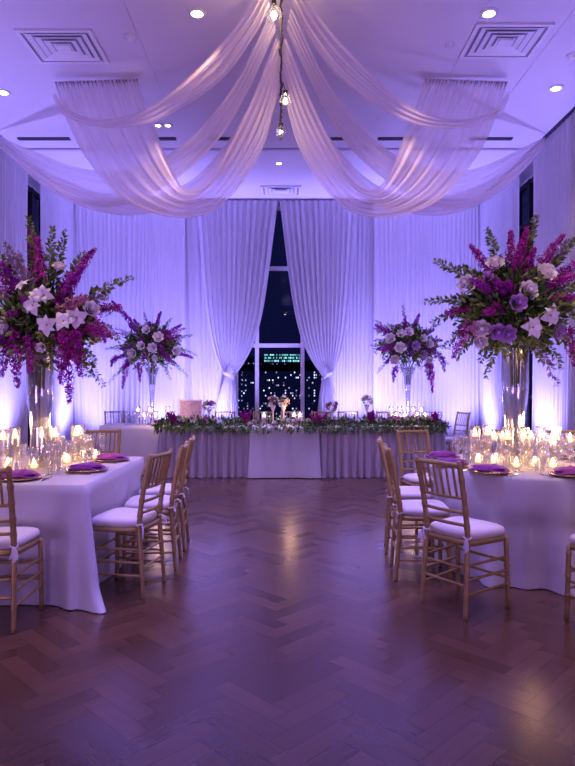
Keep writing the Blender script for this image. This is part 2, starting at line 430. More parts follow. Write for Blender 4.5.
# ------------------------------------------------------------------ curtains
def curtain_sheet(a, b_, nrm, zt, zb, amp=.026, wl=.085, seed=1):
    """pleated sheet from plan point a to b_, pleats along nrm"""
    r = random.Random(seed); a, b_ = Vector(a), Vector(b_); L = (b_ - a).length
    ph = [r.uniform(0, 6.28) for _ in range(4)]
    n = max(8, int(L / .016)); mb = MB()
    def fn(u, v):
        x = u * L; z = zt + (zb - zt) * v
        w = x + .11 * math.sin(x * 2.3 + ph[2] + v * .8) + .035 * math.sin(x * 7.3 + ph[0])
        d = amp * (.55 + .45 * v ** .5) * math.sin(2 * PI * w / wl + ph[0]) * (.62 + .38 * math.sin(x * 4.1 + ph[1])) + .25 * amp * math.sin(2 * PI * w / wl * 2.3 + ph[3]) + amp * .7 * math.sin(x * 2.1 + ph[1] + v * .8) * v
        p = a.lerp(b_, u)
        return (p.x + nrm[0] * d, p.y + nrm[1] * d, z)
    mb.grid(fn, n, 14); return mb
def curtain(a, b_, nrm, label, seed, zt=CEIL - .04, amp=.026, wl=.085):
    mb = curtain_sheet(a, b_, nrm, zt, .03, amp, wl, seed)
    return tag(mb.build('curtain', M['curtain']), label, 'curtain', 'white wall drapes')
YC = YB - .42
curtain((XL + .12, YC, 0), (-1.9, YC, 0), (0, 1), 'white pleated back wall drape left of the tied drapes', 3)
curtain((-2.05, YC + .1, 0), (-.92, YC + .1, 0), (0, 1), 'white back wall drape hanging straight behind the left tied drape', 4)
curtain((.70, YC + .1, 0), (1.75, YC + .1, 0), (0, 1), 'white back wall drape hanging straight behind the right tied drape', 5)
curtain((1.6, YC, 0), (XR - .12, YC, 0), (0, 1), 'white pleated back wall drape right of the tied drapes', 6)
curtain((XL + .2, 5.0, 0), (XL + .2, LG[0] + .02, 0), (1, 0), 'white left wall drape nearer the camera than the dark window slot', 7)
curtain((XL + .2, LG[1] - .02, 0), (XL + .2, YC - .07, 0), (1, 0), 'white left wall drape between dark window slot and back corner', 8)
curtain((XR - .2, 4.6, 0), (XR - .2, RG[0] + .02, 0), (1, 0), 'white right wall drape nearer the camera than the dark window slot', 9)
curtain((XR - .2, RG[1] - .02, 0), (XR - .2, YC - .07, 0), (1, 0), 'white right wall drape between dark window slot and back corner', 10)

def tied_curtain(x_in, x_out, x_tie, tie_w, hem, label, seed):
    y = YC - .08; zt, ztie, zb = CEIL - .04, CH + (HY - 376) * y / F, .03
    sg = 1 if x_out > x_in else -1
    r = random.Random(seed); p0 = r.uniform(0, 6)
    mb = MB(); nz = 44
    def fn(u, v):
        z = zt + (zb - zt) * v
        xt = x_in + (x_out - x_in) * u; xm = x_tie + sg * (u - .5) * tie_w; xb = hem[0] + (hem[1] - hem[0]) * u
        if z >= ztie:
            t = (zt - z) / (zt - ztie); f = .5 * t + .5 * t ** 6
            x = xt + (xm - xt) * f; g = 1 - .55 * f
        else:
            t = (ztie - z) / (ztie - zb); f = 1 - (1 - min(1, t * 1.6)) ** 2
            x = xm + (xb - xm) * f; g = .45 + .4 * f
        d = .026 * g * math.sin(2 * PI * u * 13 + p0 + .8 * math.sin(u * 9)) + .010 * math.sin(2 * PI * u * 29 + p0)
        return (x, y + d, z)
    mb.grid(fn, 150, nz)
    o = thing('curtain', label, 'curtain', (x_tie, y, 0), 0, 'white wall drapes')
    mb.build('drape', M['curtain'], o, True, Vector((x_tie, y, 0)))
    # sash wrapped round the waist
    mb = MB(); rx, ry = tie_w * .62, .085
    def band(u, v):
        w = 2 * PI * u; return (rx * math.cos(w), ry * math.sin(w), ztie + (v - .5) * .06 + sg * .06 * math.cos(w) + .008 * math.sin(3 * w))
    mb.grid(band, 28, 3, wrap=True); mb.build('tie_band', M['curtain'], o)
    return o
sx = F / (YC - .08)
tied_curtain((278 - CX) / sx, (196 - CX) / sx, (229.5 - CX) / sx, .17, ((238 - CX) / sx, (215 - CX) / sx), 'white drape left of the window opening, pulled back by a sash', 21)
tied_curtain((279.5 - CX) / sx, (358 - CX) / sx, (327 - CX) / sx, .17, ((317 - CX) / sx, (339 - CX) / sx), 'white drape right of the window opening, pulled back by a sash', 22)

# ------------------------------------------------------------------ ceiling swags of sheer cloth
def swag(lo, up, label, folds=7, amp=.035, seed=0, header=False, nt=64, nu=42, mir=None):
    lo = spline([P(*p) for p in lo], nt); up = spline([P(*p) for p in up], nt)
    r = random.Random(seed); ph = r.uniform(0, 6); ph2 = r.uniform(0, 6)
    mb = MB()
    def fn(u, v):
        i = min(int(round(v * nt)), nt); a, b_ = lo[i], up[i]
        j0, j1 = max(i - 1, 0), min(i + 1, nt)
        tan = (lo[j1] + up[j1] - lo[j0] - up[j0]).normalized()
        ac = b_ - a; w = ac.length
        n = tan.cross(ac).normalized() if w > 1e-5 else Vector((0, 1, 0))
        e = min(1, w / .35)
        d = amp * e * (math.sin(2 * PI * folds * u + ph + 1.2 * math.sin(v * 4 + ph2)) + .5 * math.sin(2 * PI * folds * 2.1 * u + ph2 + v * 3))
        if header: d += .016 * max(0, 1 - v * 7) * math.sin(2 * PI * 19 * u)
        uu = u + .02 * math.sin(2 * PI * folds * u + ph2 + v * 2) * math.sin(PI * u)
        return a.lerp(b_, uu) + n * d
    mb.grid(fn, nu if not header else 90, nt)
    c0 = Vector((lo[0] + up[0]) / 2); o = mb.build('ceiling_swag', M['sheer'], None, True, c0)
    if header:
        hb_ = MB(); e_ = up[0] - lo[0]; e_.z = 0
        hb_.tube([lo[0] - e_ * .01 - Vector((0, 0, .0)), up[0] + e_ * .01], .016, 6); hb_.build('header_tape', M['cloth'], o, True, c0)
        g_ = MB(); rg = random.Random(seed)  # dark wedges painted in for the shade between header pleats
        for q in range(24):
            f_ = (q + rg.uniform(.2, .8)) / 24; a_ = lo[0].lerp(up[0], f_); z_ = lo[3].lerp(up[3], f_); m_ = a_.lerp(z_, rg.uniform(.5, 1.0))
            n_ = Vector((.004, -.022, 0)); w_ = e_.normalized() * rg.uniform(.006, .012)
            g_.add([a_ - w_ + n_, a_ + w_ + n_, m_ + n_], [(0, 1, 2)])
        g_.build('pleat_shade', M['pleatshade'], o, False, c0)
    return tag(o, label, 'ceiling drape', 'sheer ceiling swags')
def withD(pts, d0, d1, f=1.0):
    n = len(pts) - 1; return [(p[0], p[1], d0 + (d1 - d0) * (i / n) ** f) for i, p in enumerate(pts)]
def mirror(pts, x_end=None):
    out = []
    for x, y in pts:
        q = 562 - x
        if x_end is not None and q > 440: q = 440 + (q - 440) * (x_end - 440) / (562 - 440)
        out.append((q, y))
    return out
CLO = [(55, 83), (66, 118), (86, 158), (122, 199), (163, 216), (200, 216), (228, 200), (262, 151), (281, 82)]
CUP = [(138, 80), (147, 108), (158, 136), (170, 165), (184, 188), (203, 186), (221, 163), (252, 101), (277, 38)]
ALO = [(53, 97), (64, 116), (98, 128), (136, 127), (178, 111), (224, 78), (255, 35), (270, 4)]
AUP = [(54, 92), (70, 110), (100, 119), (138, 113), (172, 92), (212, 54), (246, 14), (262, -14)]
BLO = [(0, 145), (30, 172), (64, 196), (98, 208), (134, 203), (172, 183), (213, 147), (243, 101), (276, 30)]
BUP = [(0, 137), (36, 152), (72, 166), (108, 171), (142, 166), (178, 148), (208, 120), (238, 78), (271, 8)]
DLO = [(0, 147), (40, 184), (80, 206), (116, 215), (150, 214), (188, 203), (232, 165), (264, 112), (281, 60)]
DUP = [(0, 141), (46, 171), (90, 190), (128, 198), (160, 195), (196, 178), (231, 138), (260, 86), (279, 40)]
for side, mf, w in (('left', lambda p, e=None: p, 'left'), ('right', mirror, 'right')):
    wd = 8.35 if side == 'left' else 8.45
    s0 = 0 if side == 'left' else 50
    swag(withD(mf(DLO, 545) if side == 'right' else DLO, wd, 5.62), withD(mf(DUP, 545) if side == 'right' else DUP, wd, 5.60), 'pale lowest sheer swag from %s wall, hanging behind the other swags' % w, 3, .016, s0 + 1)
    swag(withD(mf(BLO, 545) if side == 'right' else BLO, wd, 5.50), withD(mf(BUP, 545) if side == 'right' else BUP, wd, 5.48), 'sheer swag running from %s wall up to the hanging bulbs' % w, 4, .013, s0 + 2)
    swag(withD(mf(CLO), 6.9, 5.45), withD(mf(CUP), 6.9, 5.42), 'wide sheer panel with pleated top edge falling from %s ceiling' % w, 5, .011, s0 + 3, True)
    swag(withD(mf(ALO), 6.75, 5.32), withD(mf(AUP), 6.75, 5.30), 'upper shallow sheer swag crossing in front of the %s pleated panel' % w, 3, .016, s0 + 4)

# hanging string of bulbs in the middle
SD0 = 5.4
cx0 = (281 - CX) * SD0 / F
t = thing('pendant_light', 'dark hanging cable of glass bulb pendants where the swags meet', 'pendant light', (cx0, SD0, CEIL))
rr = random.Random(4); path = []; rad = []
zlow = CH + (HY - 139) * SD0 / F - CEIL
for i in range(61):
    f = i / 60; path.append((.004 * math.sin(i * .7) + .004 * rr.uniform(-1, 1), .004 * math.cos(i * 1.7), zlow * f)); rad.append(.007 + .011 * rr.random() * (1 if (f < .45 or f > .75) else .4))
b = MB(); b.tube(path, rad, 7); b.build('cable', M['cable'], t)
b = MB(); b.lathe([(0, 0), (.06, 0), (.06, -.03), (.02, -.05), (0, -.05)], 18); b.build('ceiling_rose', M['black'], t)
for px, py, r in ((274, 15, .075), (285.5, 101, .055), (281, 132, .045)):
    p = P(px, py, SD0) - Vector((cx0, SD0, CEIL))
    g = MB(); g.lathe([(.018, r * 1.5), (.022, r * 1.2), (r * .75, r * .75), (r, 0), (r * .92, -r * .5), (r * .6, -r * .85)], 20, tuple(p))
    go = g.build('glass_shade', M['glass'], t)
    g = MB(); g.lathe([(0, r * .5), (r * .18, r * .4), (r * .36, 0), (r * .25, -r * .35), (0, -r * .42)], 14, tuple(p)); g.build('bulb', M['bulb'], go)
    g = MB(); g.lathe([(0, r * 1.7), (.02, r * 1.65), (.022, r * 1.1), (.012, r * .5), (0, r * .45)], 12, tuple(p)); g.build('socket', M['black'], go)
    g = MB(); g.tube([(p.x, p.y, p.z + r * 1.6), (p.x * .4, p.y * .4, p.z + r * 1.6 + .08)], .004, 6); g.build('flex', M['cable'], t)

# ------------------------------------------------------------------ chairs
def ring_tube(mb, a, b_, r, rings, n=8, bend=None):
    a, b_ = Vector(a), Vector(b_); path, rad = [], []
    ts = sorted(set([0, 1] + [q for t_ in rings for q in (t_ - .018, t_, t_ + .018)] + [i / 8 for i in range(9)]))
    for q in ts:
        if q < 0 or q > 1: continue
        p = a.lerp(b_, q)
        if bend: p = p + bend * math.sin(PI * q)
        path.append(p); rad.append(r * (1.28 if any(abs(q - t_) < .004 for t_ in rings) else 1))
    mb.tube(path, rad, n)
def make_chair():
    t = thing('chiavari_chair', 'gold chair', 'chair')
    G = M['gold']; hb, hf = .160, .19          # half widths at the back and at the front
    yb, yf = -.165, .165
    def back_pt(s, z):                       # rear post: vertical-ish, raked above the seat
        if z < .45: return Vector((s * (hb + .012 * (.45 - z) / .45), yb - .035 * (.45 - z) / .45, z))
        q = (z - .45) / .49; return Vector((s * (hb + .004 * q), yb - .012 * q - .075 * q ** 1.6, z))
    for s in (-1, 1):
        b = MB(); path, rad = [], []
        zs = [i * .94 / 40 for i in range(41)]
        for i, z in enumerate(zs):
            path.append(back_pt(s, z)); rad.append((.0135 + .003 * min(1, z / .4)) * (1.22 if i in (6, 12, 23, 27, 31, 35) else 1) * (.75 if i == 40 else 1))
        b.tube(path, rad, 9); b.build('leg', G, t)
        b = MB(); ring_tube(b, (s * (hf + .005), yf + .012, 0), (s * hf, yf, .44), .015, (.35, .6, .9), 9); b.build('leg', G, t)
    # seat frame
    b = MB()
    def seat(u, v):
        w = 2 * PI * u; c_, s_ = math.cos(w), math.sin(w); e = .35
        x = math.copysign(abs(c_) ** e, c_); y = math.copysign(abs(s_) ** e, s_)
        wd = hb + .02 + (hf - hb) * (y + 1) / 2
        k_ = [0, 1, 1.0, 0][min(3, int(round(v * 3)))]; z = [.425, .425, .455, .455][min(3, int(round(v * 3)))]
        return (x * wd * k_, y * .185 * k_, z)
    b.grid(seat, 40, 3, wrap=True); b.build('seat', G, t)
    # cushion
    b = MB()
    lv = [(0, .456), (.93, .456), (1.0, .47), (1.01, .485), (.97, .503), (.86, .514), (.5, .522), (0, .524)]
    def cu(u, v):
        w = 2 * PI * u; c_, s_ = math.cos(w), math.sin(w); e = .42
        x = math.copysign(abs(c_) ** e, c_); y = math.copysign(abs(s_) ** e, s_)
        wd = hb + .015 + (hf - hb + .004) * (y + 1) / 2; k_, z = lv[min(7, int(round(v * 7)))]
        return (x * wd * k_, .010 + y * .18 * k_, z)
    b.grid(cu, 44, 7, wrap=True); cush = b.build('cushion', M['cushion'], t)
    for s in (-1, 1):
        b = MB(); o_ = back_pt(s, .475)
        for q in range(3):
            ex = Vector((s * (.012 + .02 * (q - 1)), -.024 - .008 * q, -.065 - .018 * (q % 2)))
            m_ = o_ + ex * .5 + Vector((s * .012, -.018, .014))
            for dy in (0,):
                p0, p1, p2 = o_ + Vector((0, -.018, .004)), m_, o_ + ex
                wv = Vector((.009, 0, .004))
                b.add([p0 - wv * .6, p0 + wv * .6, p1 + wv, p1 - wv, p2 + wv * 1.2, p2 - wv * 1.2], [(0, 1, 2, 3), (3, 2, 4, 5)])
        b.tube([o_ + Vector((math.cos(w) * .021, math.sin(w) * .021, .004 * math.sin(2 * w))) for w in [i * PI / 6 for i in range(13)]], .006, 6)
        b.build('tie', M['ribbon'], cush)
    # back rails and spindles
    def rail(z, r, name, arch=0):
        b = MB(); a, c_ = back_pt(-1, z), back_pt(1, z)
        b.tube([a.lerp(c_, q / 10) + Vector((0, -.018 * math.sin(PI * q / 10), arch * math.sin(PI * q / 10))) for q in range(11)], r, 8); b.build(name, G, t)
    rail(.915, .0145, 'top_rail', .004)
    for z in (.715, .625, .55): rail(z, .0105, 'back_rail')
    for i in range(6):
        q = (i + 1) / 7; b = MB()
        f = lambda z: back_pt(-1, z).lerp(back_pt(1, z), q) + Vector((0, -.018 * math.sin(PI * q), 0))
        ring_tube(b, f(.715), f(.913), .0075, (.5,), 7); b.build('spindle', G, t)
    # stretchers
    def st(a, c_, r=.0085):
        b = MB(); ring_tube(b, a, c_, r, (.3, .7), 7); b.build('stretcher', G, t)
    for s in (-1, 1):
        for z in (.14, .225, .31): st(back_pt(s, z), (s * (hf + .003), yf + .006, z + .01))
    for z in (.19, .29): st(back_pt(-1, z), back_pt(1, z)); st((-hf - .003, yf + .006, z), (hf + .003, yf + .006, z))
    return t
CHAIR = Proto(make_chair())
def chair(x, y, face_deg, label, group, sc=None):
    CHAIR.place((x, y, 0), math.radians(face_deg - 90), label, group, sc)
gl, gr, gh = 'chairs at the left table', 'chairs at the round table', 'chairs at the head table'
W_ = 'gold chiavari chair with ivory cushion, '
SEATS = []
_chair = chair
def chair(x, y, fd, *a):
    SEATS.append((x, y, math.radians(fd))); _chair(x, y, fd, *a)
chair(-1.715, 3.67, 92, 'gold chair cut by left picture edge, its back to the camera', gl)
chair(-1.10, 4.25, 168, 'gold aisle chair of the left table, nearest of the three', gl)
chair(-1.045, 4.78, 184, 'gold aisle chair of the left table, middle of the three', gl)
chair(-1.075, 5.36, 184, 'gold aisle chair of the left table, farthest of the three', gl)
chair(-1.86, 6.02, -90, 'gold chair facing us on far side of left table, nearer the aisle', gl)
chair(-2.86, 6.02, -88, 'gold chair facing us on far side of left table, behind the glass vase', gl)
chair(1.12, 3.93, 35, 'gold chair angled toward the round table, nearest the aisle viewer', gr)
chair(.985, 4.58, -4, 'gold chair seen edge-on at left of round table, in front of two others', gr)
chair(1.03, 5.22, -8, 'gold chair left of round table, half hidden behind the edge-on one', gr)
chair(1.34, 6.04, -72, 'gold chair facing us at the far left of the round table', gr)
chair(2.06, 6.12, -92, 'gold chair behind the round table, just left of its glass vase', gr)
chair(2.66, 6.02, -115, 'gold chair behind the round table, right of its glass vase', gr)
chair(1.905, 3.60, 118, 'gold chair cut by right picture edge in front of the round table', gr)
for i, px in enumerate((224, 263, 291, 322, 349, 388)):
    chair((px - CX) * 10.5 / F, 10.45, -90, 'gold chair behind the head table, %s from the left in the row' % ['first', 'second', 'third', 'fourth', 'fifth', 'sixth'][i], gh)
chair(-2.92, 10.62, -65, 'gold chair at the far left end of the head table', gh)
chair(2.72, 10.3, 200, 'gold chair at the far right end of the head table', gh)

# ------------------------------------------------------------------ tables and cloths
TOPZ = .752
def cloth_round(c, R, label, seed):
    r = random.Random(seed); n = 220
    mb = MB(); lv = [(0, 0), (.5, 0), (.93, 0), (.985, .004), (1.0, .02)]
    hang = 12
    def fn(u, v):
        j = int(round(v * (4 + hang))); w = 2 * PI * u
        if j <= 4:
            rr_, dz = R * lv[j][0], lv[j][1]; return (c[0] + rr_ * math.cos(w), c[1] + rr_ * math.sin(w), TOPZ + .004 - dz)
        q = (j - 4) / hang; z = (TOPZ - .016) * (1 - q) + .006 * q
        fold = math.sin(11 * w + .9 * math.sin(3 * w + seed)) * .75 + .4 * math.sin(23 * w + 1.3 * seed)
        front = max(0, math.cos(w + PI / 2 - .2)) ** 2
        rr_ = R + q * (.02 + .085 * front) + (.018 + .060 * q) * q ** .6 * fold * (.6 + .6 * front)
        return (c[0] + rr_ * math.cos(w), c[1] + rr_ * math.sin(w), z)
    mb.grid(fn, n, 4 + hang, wrap=True)
    return tag(mb.build('tablecloth', M['cloth'], None, True, Vector((c[0], c[1], 0))), label, 'tablecloth', 'white tablecloths')
def cloth_rect(x0, x1, y0, y1, label, m, fold=.03, pl=.35, flare=.03, corner=.09, seed=0, rad=.03, zt=TOPZ, sharp=False, n=None, name='tablecloth', grp='white tablecloths'):
    # perimeter of a rounded rectangle by arc length
    per = []; segs = 8
    for cx_, cy_, a0 in ((x1 - rad, y0 + rad, -90), (x1 - rad, y1 - rad, 0), (x0 + rad, y1 - rad, 90), (x0 + rad, y0 + rad, 180)):
        for i in range(segs + 1):
            w = math.radians(a0 + 90 * i / segs); per.append((cx_ + rad * math.cos(w), cy_ + rad * math.sin(w), math.cos(w), math.sin(w)))
    # densify straight edges
    pts = []
    for i in range(len(per)):
        a, b_ = per[i], per[(i + 1) % len(per)]; L = math.hypot(b_[0] - a[0], b_[1] - a[1]); kk = max(1, int(L / (.007 if sharp else .018)))
        for q in range(kk): pts.append(tuple(a[j] + (b_[j] - a[j]) * q / kk for j in range(4)))
    S = 0; arc = []
    for i, p in enumerate(pts):
        arc.append(S); nx = pts[(i + 1) % len(pts)]; S += math.hypot(nx[0] - p[0], nx[1] - p[1])
    mb = MB(); hang = 12; N = len(pts); rr = random.Random(seed); p1, p2 = rr.uniform(0, 6), rr.uniform(0, 6)
    cxm, cym = (x0 + x1) / 2, (y0 + y1) / 2
    kw = max(3, round(S / pl)); 
    def fn(u, v):
        i = int(round(u * N)) % N; p = pts[i]; j = int(round(v * (4 + hang)))
        if j <= 3:
            q = (0, .5, .97, 1.0)[j]; e = rad * .0
            return (cxm + (p[0] - cxm) * q, cym + (p[1] - cym) * q, zt + .004)
        q = (j - 3) / (hang + 1); z = (zt - .004) * (1 - q) + .006 * q
        l = math.hypot(p[2], p[3]); nx, ny = p[2] / l, p[3] / l
        ck = 4 * (p[2] * p[3]) ** 2  if abs(abs(p[2]) - 1) > 1e-3 and abs(abs(p[3]) - 1) > 1e-3 else 0
        w = 2 * PI * arc[i] / S * kw
        if sharp: f = abs(math.sin(w * .5 + .5 * math.sin(w * .31 + p2))) * 2 - 1 + .2 * math.sin(2.1 * w + p1); amp = fold * (.55 + .45 * q)
        else: f = math.sin(w + 1.4 * math.sin(w * .37 + p2) + p1) * .7 + .4 * math.sin(w * 2.3 + p2); amp = fold * q
        # distance to the nearest corner drives the corner cones
        dc = min(math.hypot(p[0] - a, p[1] - b_) for a in (x0, x1) for b_ in (y0, y1))
        cone = corner * q * math.exp(-(dc / .20) ** 2) * (1 + .38 * math.cos(dc * 42) * q) + corner * .5 * max(0, q - .86) / .14 * math.exp(-(dc / .25) ** 2) * (.6 + .4 * math.cos(dc * 30))
        cx2, cy2 = (1 if p[0] > cxm else -1), (1 if p[1] > cym else -1)
        d = flare * q + amp * f * (1 if sharp else 1)
        return (p[0] + nx * d + cx2 * cone * .7, p[1] + ny * d + cy2 * cone * .7, z)
    mb.grid(fn, N, 4 + hang, wrap=True)
    return tag(mb.build(name, m, None, True, Vector((cxm, cym, 0))), label, 'tablecloth' if name == 'tablecloth' else 'table skirt', grp)
def press(o, seats):
    """let a hanging cloth yield where a chair seat is pushed into it"""
    ox, oy = o.location.x, o.location.y
    for v in o.data.vertices:
        if v.co.z > .70: continue
        for sx_, sy, a in seats:
            fx, fy = math.cos(a), math.sin(a); dx, dy = v.co.x + ox - sx_, v.co.y + oy - sy
            ly = dx * fx + dy * fy; lx = abs(dx * fy - dy * fx)
            if -.15 < ly < .225 and lx < .34:
                k_ = min(1, max(0, (.34 - lx) / .12)) * min(1, (.70 - v.co.z) / .14)
                v.co.x += fx * (.225 - ly) * k_; v.co.y += fy * (.225 - ly) * k_
    o.data.update()
def plain_table(name, x0, x1, y0, y1, label, zt=TOPZ - .01):
    t = thing(name, label, 'table', ((x0 + x1) / 2, (y0 + y1) / 2, 0)); w, d = x1 - x0, y1 - y0
    b = MB(); b.box((0, 0, zt - .012), (w - .02, d - .02, .024)); b.build('tabletop', M['tablewood'], t, False)
    for sx_ in (-1, 1):
        for sy in (-1, 1): b = MB(); b.tube([(sx_ * (w / 2 - .15), sy * (d / 2 - .15), 0), (sx_ * (w / 2 - .15), sy * (d / 2 - .15), zt - .024)], .018, 8); b.build('leg', M['black'], t)
RT = (1.95, 5.0); RR = .81
LX0, LX1, LY0, LY1 = -3.2, -1.27, 3.92, 5.5
press(cloth_round(RT, RR, 'white floor-length cloth over the round table at right', 2), SEATS)
t = thing('round_table', 'round banquet table under the white cloth at right', 'table', (RT[0], RT[1], 0))
b = MB(); b.lathe([(0, TOPZ - .03), (RR - .02, TOPZ - .03), (RR - .01, TOPZ - .02), (RR - .02, TOPZ - .01), (0, TOPZ - .01)], 48); b.build('tabletop', M['tablewood'], t)
b = MB(); b.lathe([(0, 0), (.3, 0), (.3, .03), (.05, .06), (.04, TOPZ - .03), (0, TOPZ - .03)], 20); b.build('pedestal', M['black'], t)
press(cloth_rect(LX0, LX1, LY0, LY1, 'white floor-length cloth over the rectangular table at left', M['cloth'], .018, .55, .02, .115, 3), SEATS)
plain_table('banquet_table', LX0, LX1, LY0, LY1, 'rectangular banquet table under the white cloth at left')
# head table
HX0, HX1, HY0, HY1 = P(160, 0, 9.3).x, P(444, 0, 9.3).x, 9.3, 10.0
cloth_rect(HX0, HX1, HY0, HY1, 'lilac-white pleated skirt around the long head table', M['skirt'], .045, .115, .02, .03, 5, sharp=True, name='table_skirt', grp='head table linen')
plain_table('head_table', HX0, HX1, HY0, HY1, 'long head table under the pleated skirt')
cloth_rect(-2.93, HX0 - .06, 9.62, 10.28, 'smooth white cloth on the side table left of the head table', M['cloth'], .012, .5, .01, .03, 6)
plain_table('side_table', -2.93, HX0 - .06, 9.62, 10.28, 'small side table at left end of the head table')
# smooth overlay hanging from the middle of the head table
b = MB(); ox0, ox1 = P(250, 0, 9.3).x, P(319, 0, 9.3).x
def ov(u, v):
    j = int(round(v * 20)); x = ox0 + (ox1 - ox0) * u
    if j <= 4: return (x, HY1 - .1 - (HY1 - .1 - HY0 + .055) * j / 4, TOPZ + .012 - (.004 if j == 4 else 0))
    q = (j - 4) / 16; z = TOPZ + .008 - (TOPZ - .004) * q
    sp = 1 + .06 * q * q
    return ((ox0 + ox1) / 2 + (x - (ox0 + ox1) / 2) * sp, HY0 - .055 - .05 * q - .012 * q * math.sin(u * 17) - .02 * q * math.cos(u * 6.28), z)
b.grid(ov, 60, 20); tag(b.build('table_overlay', M['cloth']), 'smooth white cloth panel hanging down middle front of head table', 'tablecloth', 'head table linen')

# ------------------------------------------------------------------ place settings
TZ = TOPZ + .005
def make_plate():
    b = MB(); b.lathe([(0, 0), (.085, 0), (.10, .004), (.150, .014), (.152, .017), (.147, .018), (.10, .009), (0, .006)], 40); return tag(b.build('charger_plate', M['charger']), '', 'plate', 'gold charger plates')
def make_napkin():
    t = thing('napkin', '', 'napkin', group='purple napkins')
    for k_, (w, d, z0, tw) in enumerate(((.225, .13, 0, .06), (.20, .105, .016, -.08))):
        b = MB()
        def fn(u, v, side):
            x, y = (u - .5) * 2, (v - .5) * 2
            e = max(abs(x), abs(y)); h = .016 * (1 - e ** 4) + .004 * math.sin(5 * u + 2 * k_) * math.sin(4 * v + 1) + .007 * max(0, 1 - abs(x - .2) * 5)
            X, Y = x * w / 2 * (1 + .08 * math.sin(4 * v + k_)), y * d / 2 * (1 + .10 * math.sin(3 * u + k_))
            c_, s_ = math.cos(tw), math.sin(tw)
            return (X * c_ - Y * s_, X * s_ + Y * c_, z0 + (h + .003 if side else .0))
        b.grid(lambda u, v: fn(u, v, 1), 20, 14); b.grid(lambda u, v: fn(u, v, 0), 20, 14)
        b.build('fold', M['napkin'], t)
    return t
def make_fork():
    b = MB(); b.tube([(0, -.09, .004), (0, 0, .006), (0, .04, .004)], [.005, .0035, .004], 6)
    b.box((0, .055, .004), (.022, .03, .003))
    for q in (-1, 0, 1): b.box((q * .008, .085, .005), (.004, .035, .0025))
    return tag(b.build('fork', M['silver'], None, False), '', 'fork', 'silver forks')
def make_knife():
    b = MB(); b.tube([(0, -.10, .004), (0, -.05, .006), (0, .0, .004)], [.005, .0055, .004], 6)
    b.add([(-.008, 0, .003), (.006, 0, .003), (.006, .10, .003), (0, .125, .003), (-.008, .1, .003), (-.008, 0, .005), (.006, 0, .005), (.006, .1, .005), (0, .125, .005), (-.008, .1, .005)], [(4, 3, 2, 1, 0), (5, 6, 7, 8, 9), (0, 1, 6, 5), (1, 2, 7, 6), (2, 3, 8, 7), (3, 4, 9, 8), (4, 0, 5, 9)])
    return tag(b.build('knife', M['silver'], None, False), '', 'knife', 'silver knives')
def make_wine():
    t = thing('wine_glass', '', 'glass', group='wine glasses')
    b = MB(); b.lathe([(.006, .095), (.024, .105), (.037, .13), (.041, .155), (.037, .19), (.033, .215), (.0315, .215), (.035, .19), (.0385, .155), (.034, .13), (.02, .11), (0, .103)], 18); b.build('bowl', M['glass'], t)
    b = MB(); b.tube([(0, 0, .006), (0, 0, .05), (0, 0, .096)], [.005, .0035, .006], 8); b.build('stem', M['glass'], t)
    b = MB(); b.lathe([(0, .008), (.012, .006), (.034, .002), (.034, 0), (0, 0)], 18); b.build('foot', M['glass'], t)
    return t
def make_tumbler():
    b = MB(); b.lathe([(0, 0), (.03, 0), (.034, .01), (.039, .095), (.037, .095), (.032, .012), (0, .010)], 18); return tag(b.build('water_tumbler', M['glass']), '', 'glass', 'water tumblers')
PLATE, NAPKIN, FORK, KNIFE, WINE, TUMB = (Proto(f()) for f in (make_plate, make_napkin, make_fork, make_knife, make_wine, make_tumbler))
BUSY = [(P(40, 0, 4.78).x, 4.78, .085), (P(515, 0, 5.0).x, 5.0, .085), (P(152, 0, 9.9).x, 9.9, .1), (P(408, 0, 9.9).x, 9.9, .1)]
def free(x, y, r):
    for _ in range(60):
        hit = False
        for bx, by, br in BUSY:
            dx, dy = x - bx, y - by; d = math.hypot(dx, dy) or 1e-4
            if d < r + br + .004: k_ = (r + br + .006) / d; x, y, hit = bx + dx * k_ + .0007, by + dy * k_, True
        if not hit: break
    BUSY.append((x, y, r)); return x, y
def setting(x, y, face, desc, table, flat=True):
    """a place setting; face = direction the guest looks (degrees)"""
    a = math.radians(face); rz = a - PI / 2; fx, fy = math.cos(a), math.sin(a); rx, ry = fy, -fx
    at = lambda r_, f_, z=TZ: (x + rx * r_ + fx * f_, y + ry * r_ + fy * f_, z)
    BUSY.append((x, y, .152))
    gat = lambda r_, f_, rad: (*free(*at(r_, f_)[:2], rad), TZ)
    PLATE.place(at(0, 0), rz, 'round gold charger plate at %s, %s' % (desc, table))
    NAPKIN.place(at(0, 0, TZ + .0185), (rz + .1) if abs(math.cos(a)) < .8 else .08, 'folded purple napkin at %s, %s' % (desc, table), None, (1.10, 1.15, 1.15))
    if flat:
        FORK.place(at(-.178, 0), rz, 'silver fork at %s, %s' % (desc, table)); KNIFE.place(at(.178, 0), rz, 'silver knife at %s, %s' % (desc, table))
    WINE.place(gat(.12, .21, .040), rz, 'clear wine glass right of the napkin at %s, %s' % (desc, table))
    WINE.place(gat(.01, .225, .038), rz, 'clear wine glass straight behind the napkin at %s, %s' % (desc, table), None, (.92, .92, .9))
    TUMB.place(gat(-.12, .20, .039), rz, 'clear water tumbler left of the napkin at %s, %s' % (desc, table))
lt, rt = 'left table', 'round table'
setting(-1.80, 4.16, 92, 'the camera-side place', lt)
setting(-1.47, 4.55, 178, 'the nearer aisle-side place', lt)
setting(-1.47, 5.18, 180, 'the farther aisle-side place', lt)
setting(-1.95, 5.29, -90, 'the far-side place', lt)
setting(-2.7, 5.29, -90, 'the far-side place behind the vase', lt)
setting(1.46, 4.47, 45, 'the front-left place', rt)
setting(1.97, 4.32, 95, 'the front-right place', rt)
setting(1.27, 4.86, 8, 'the left place', rt)
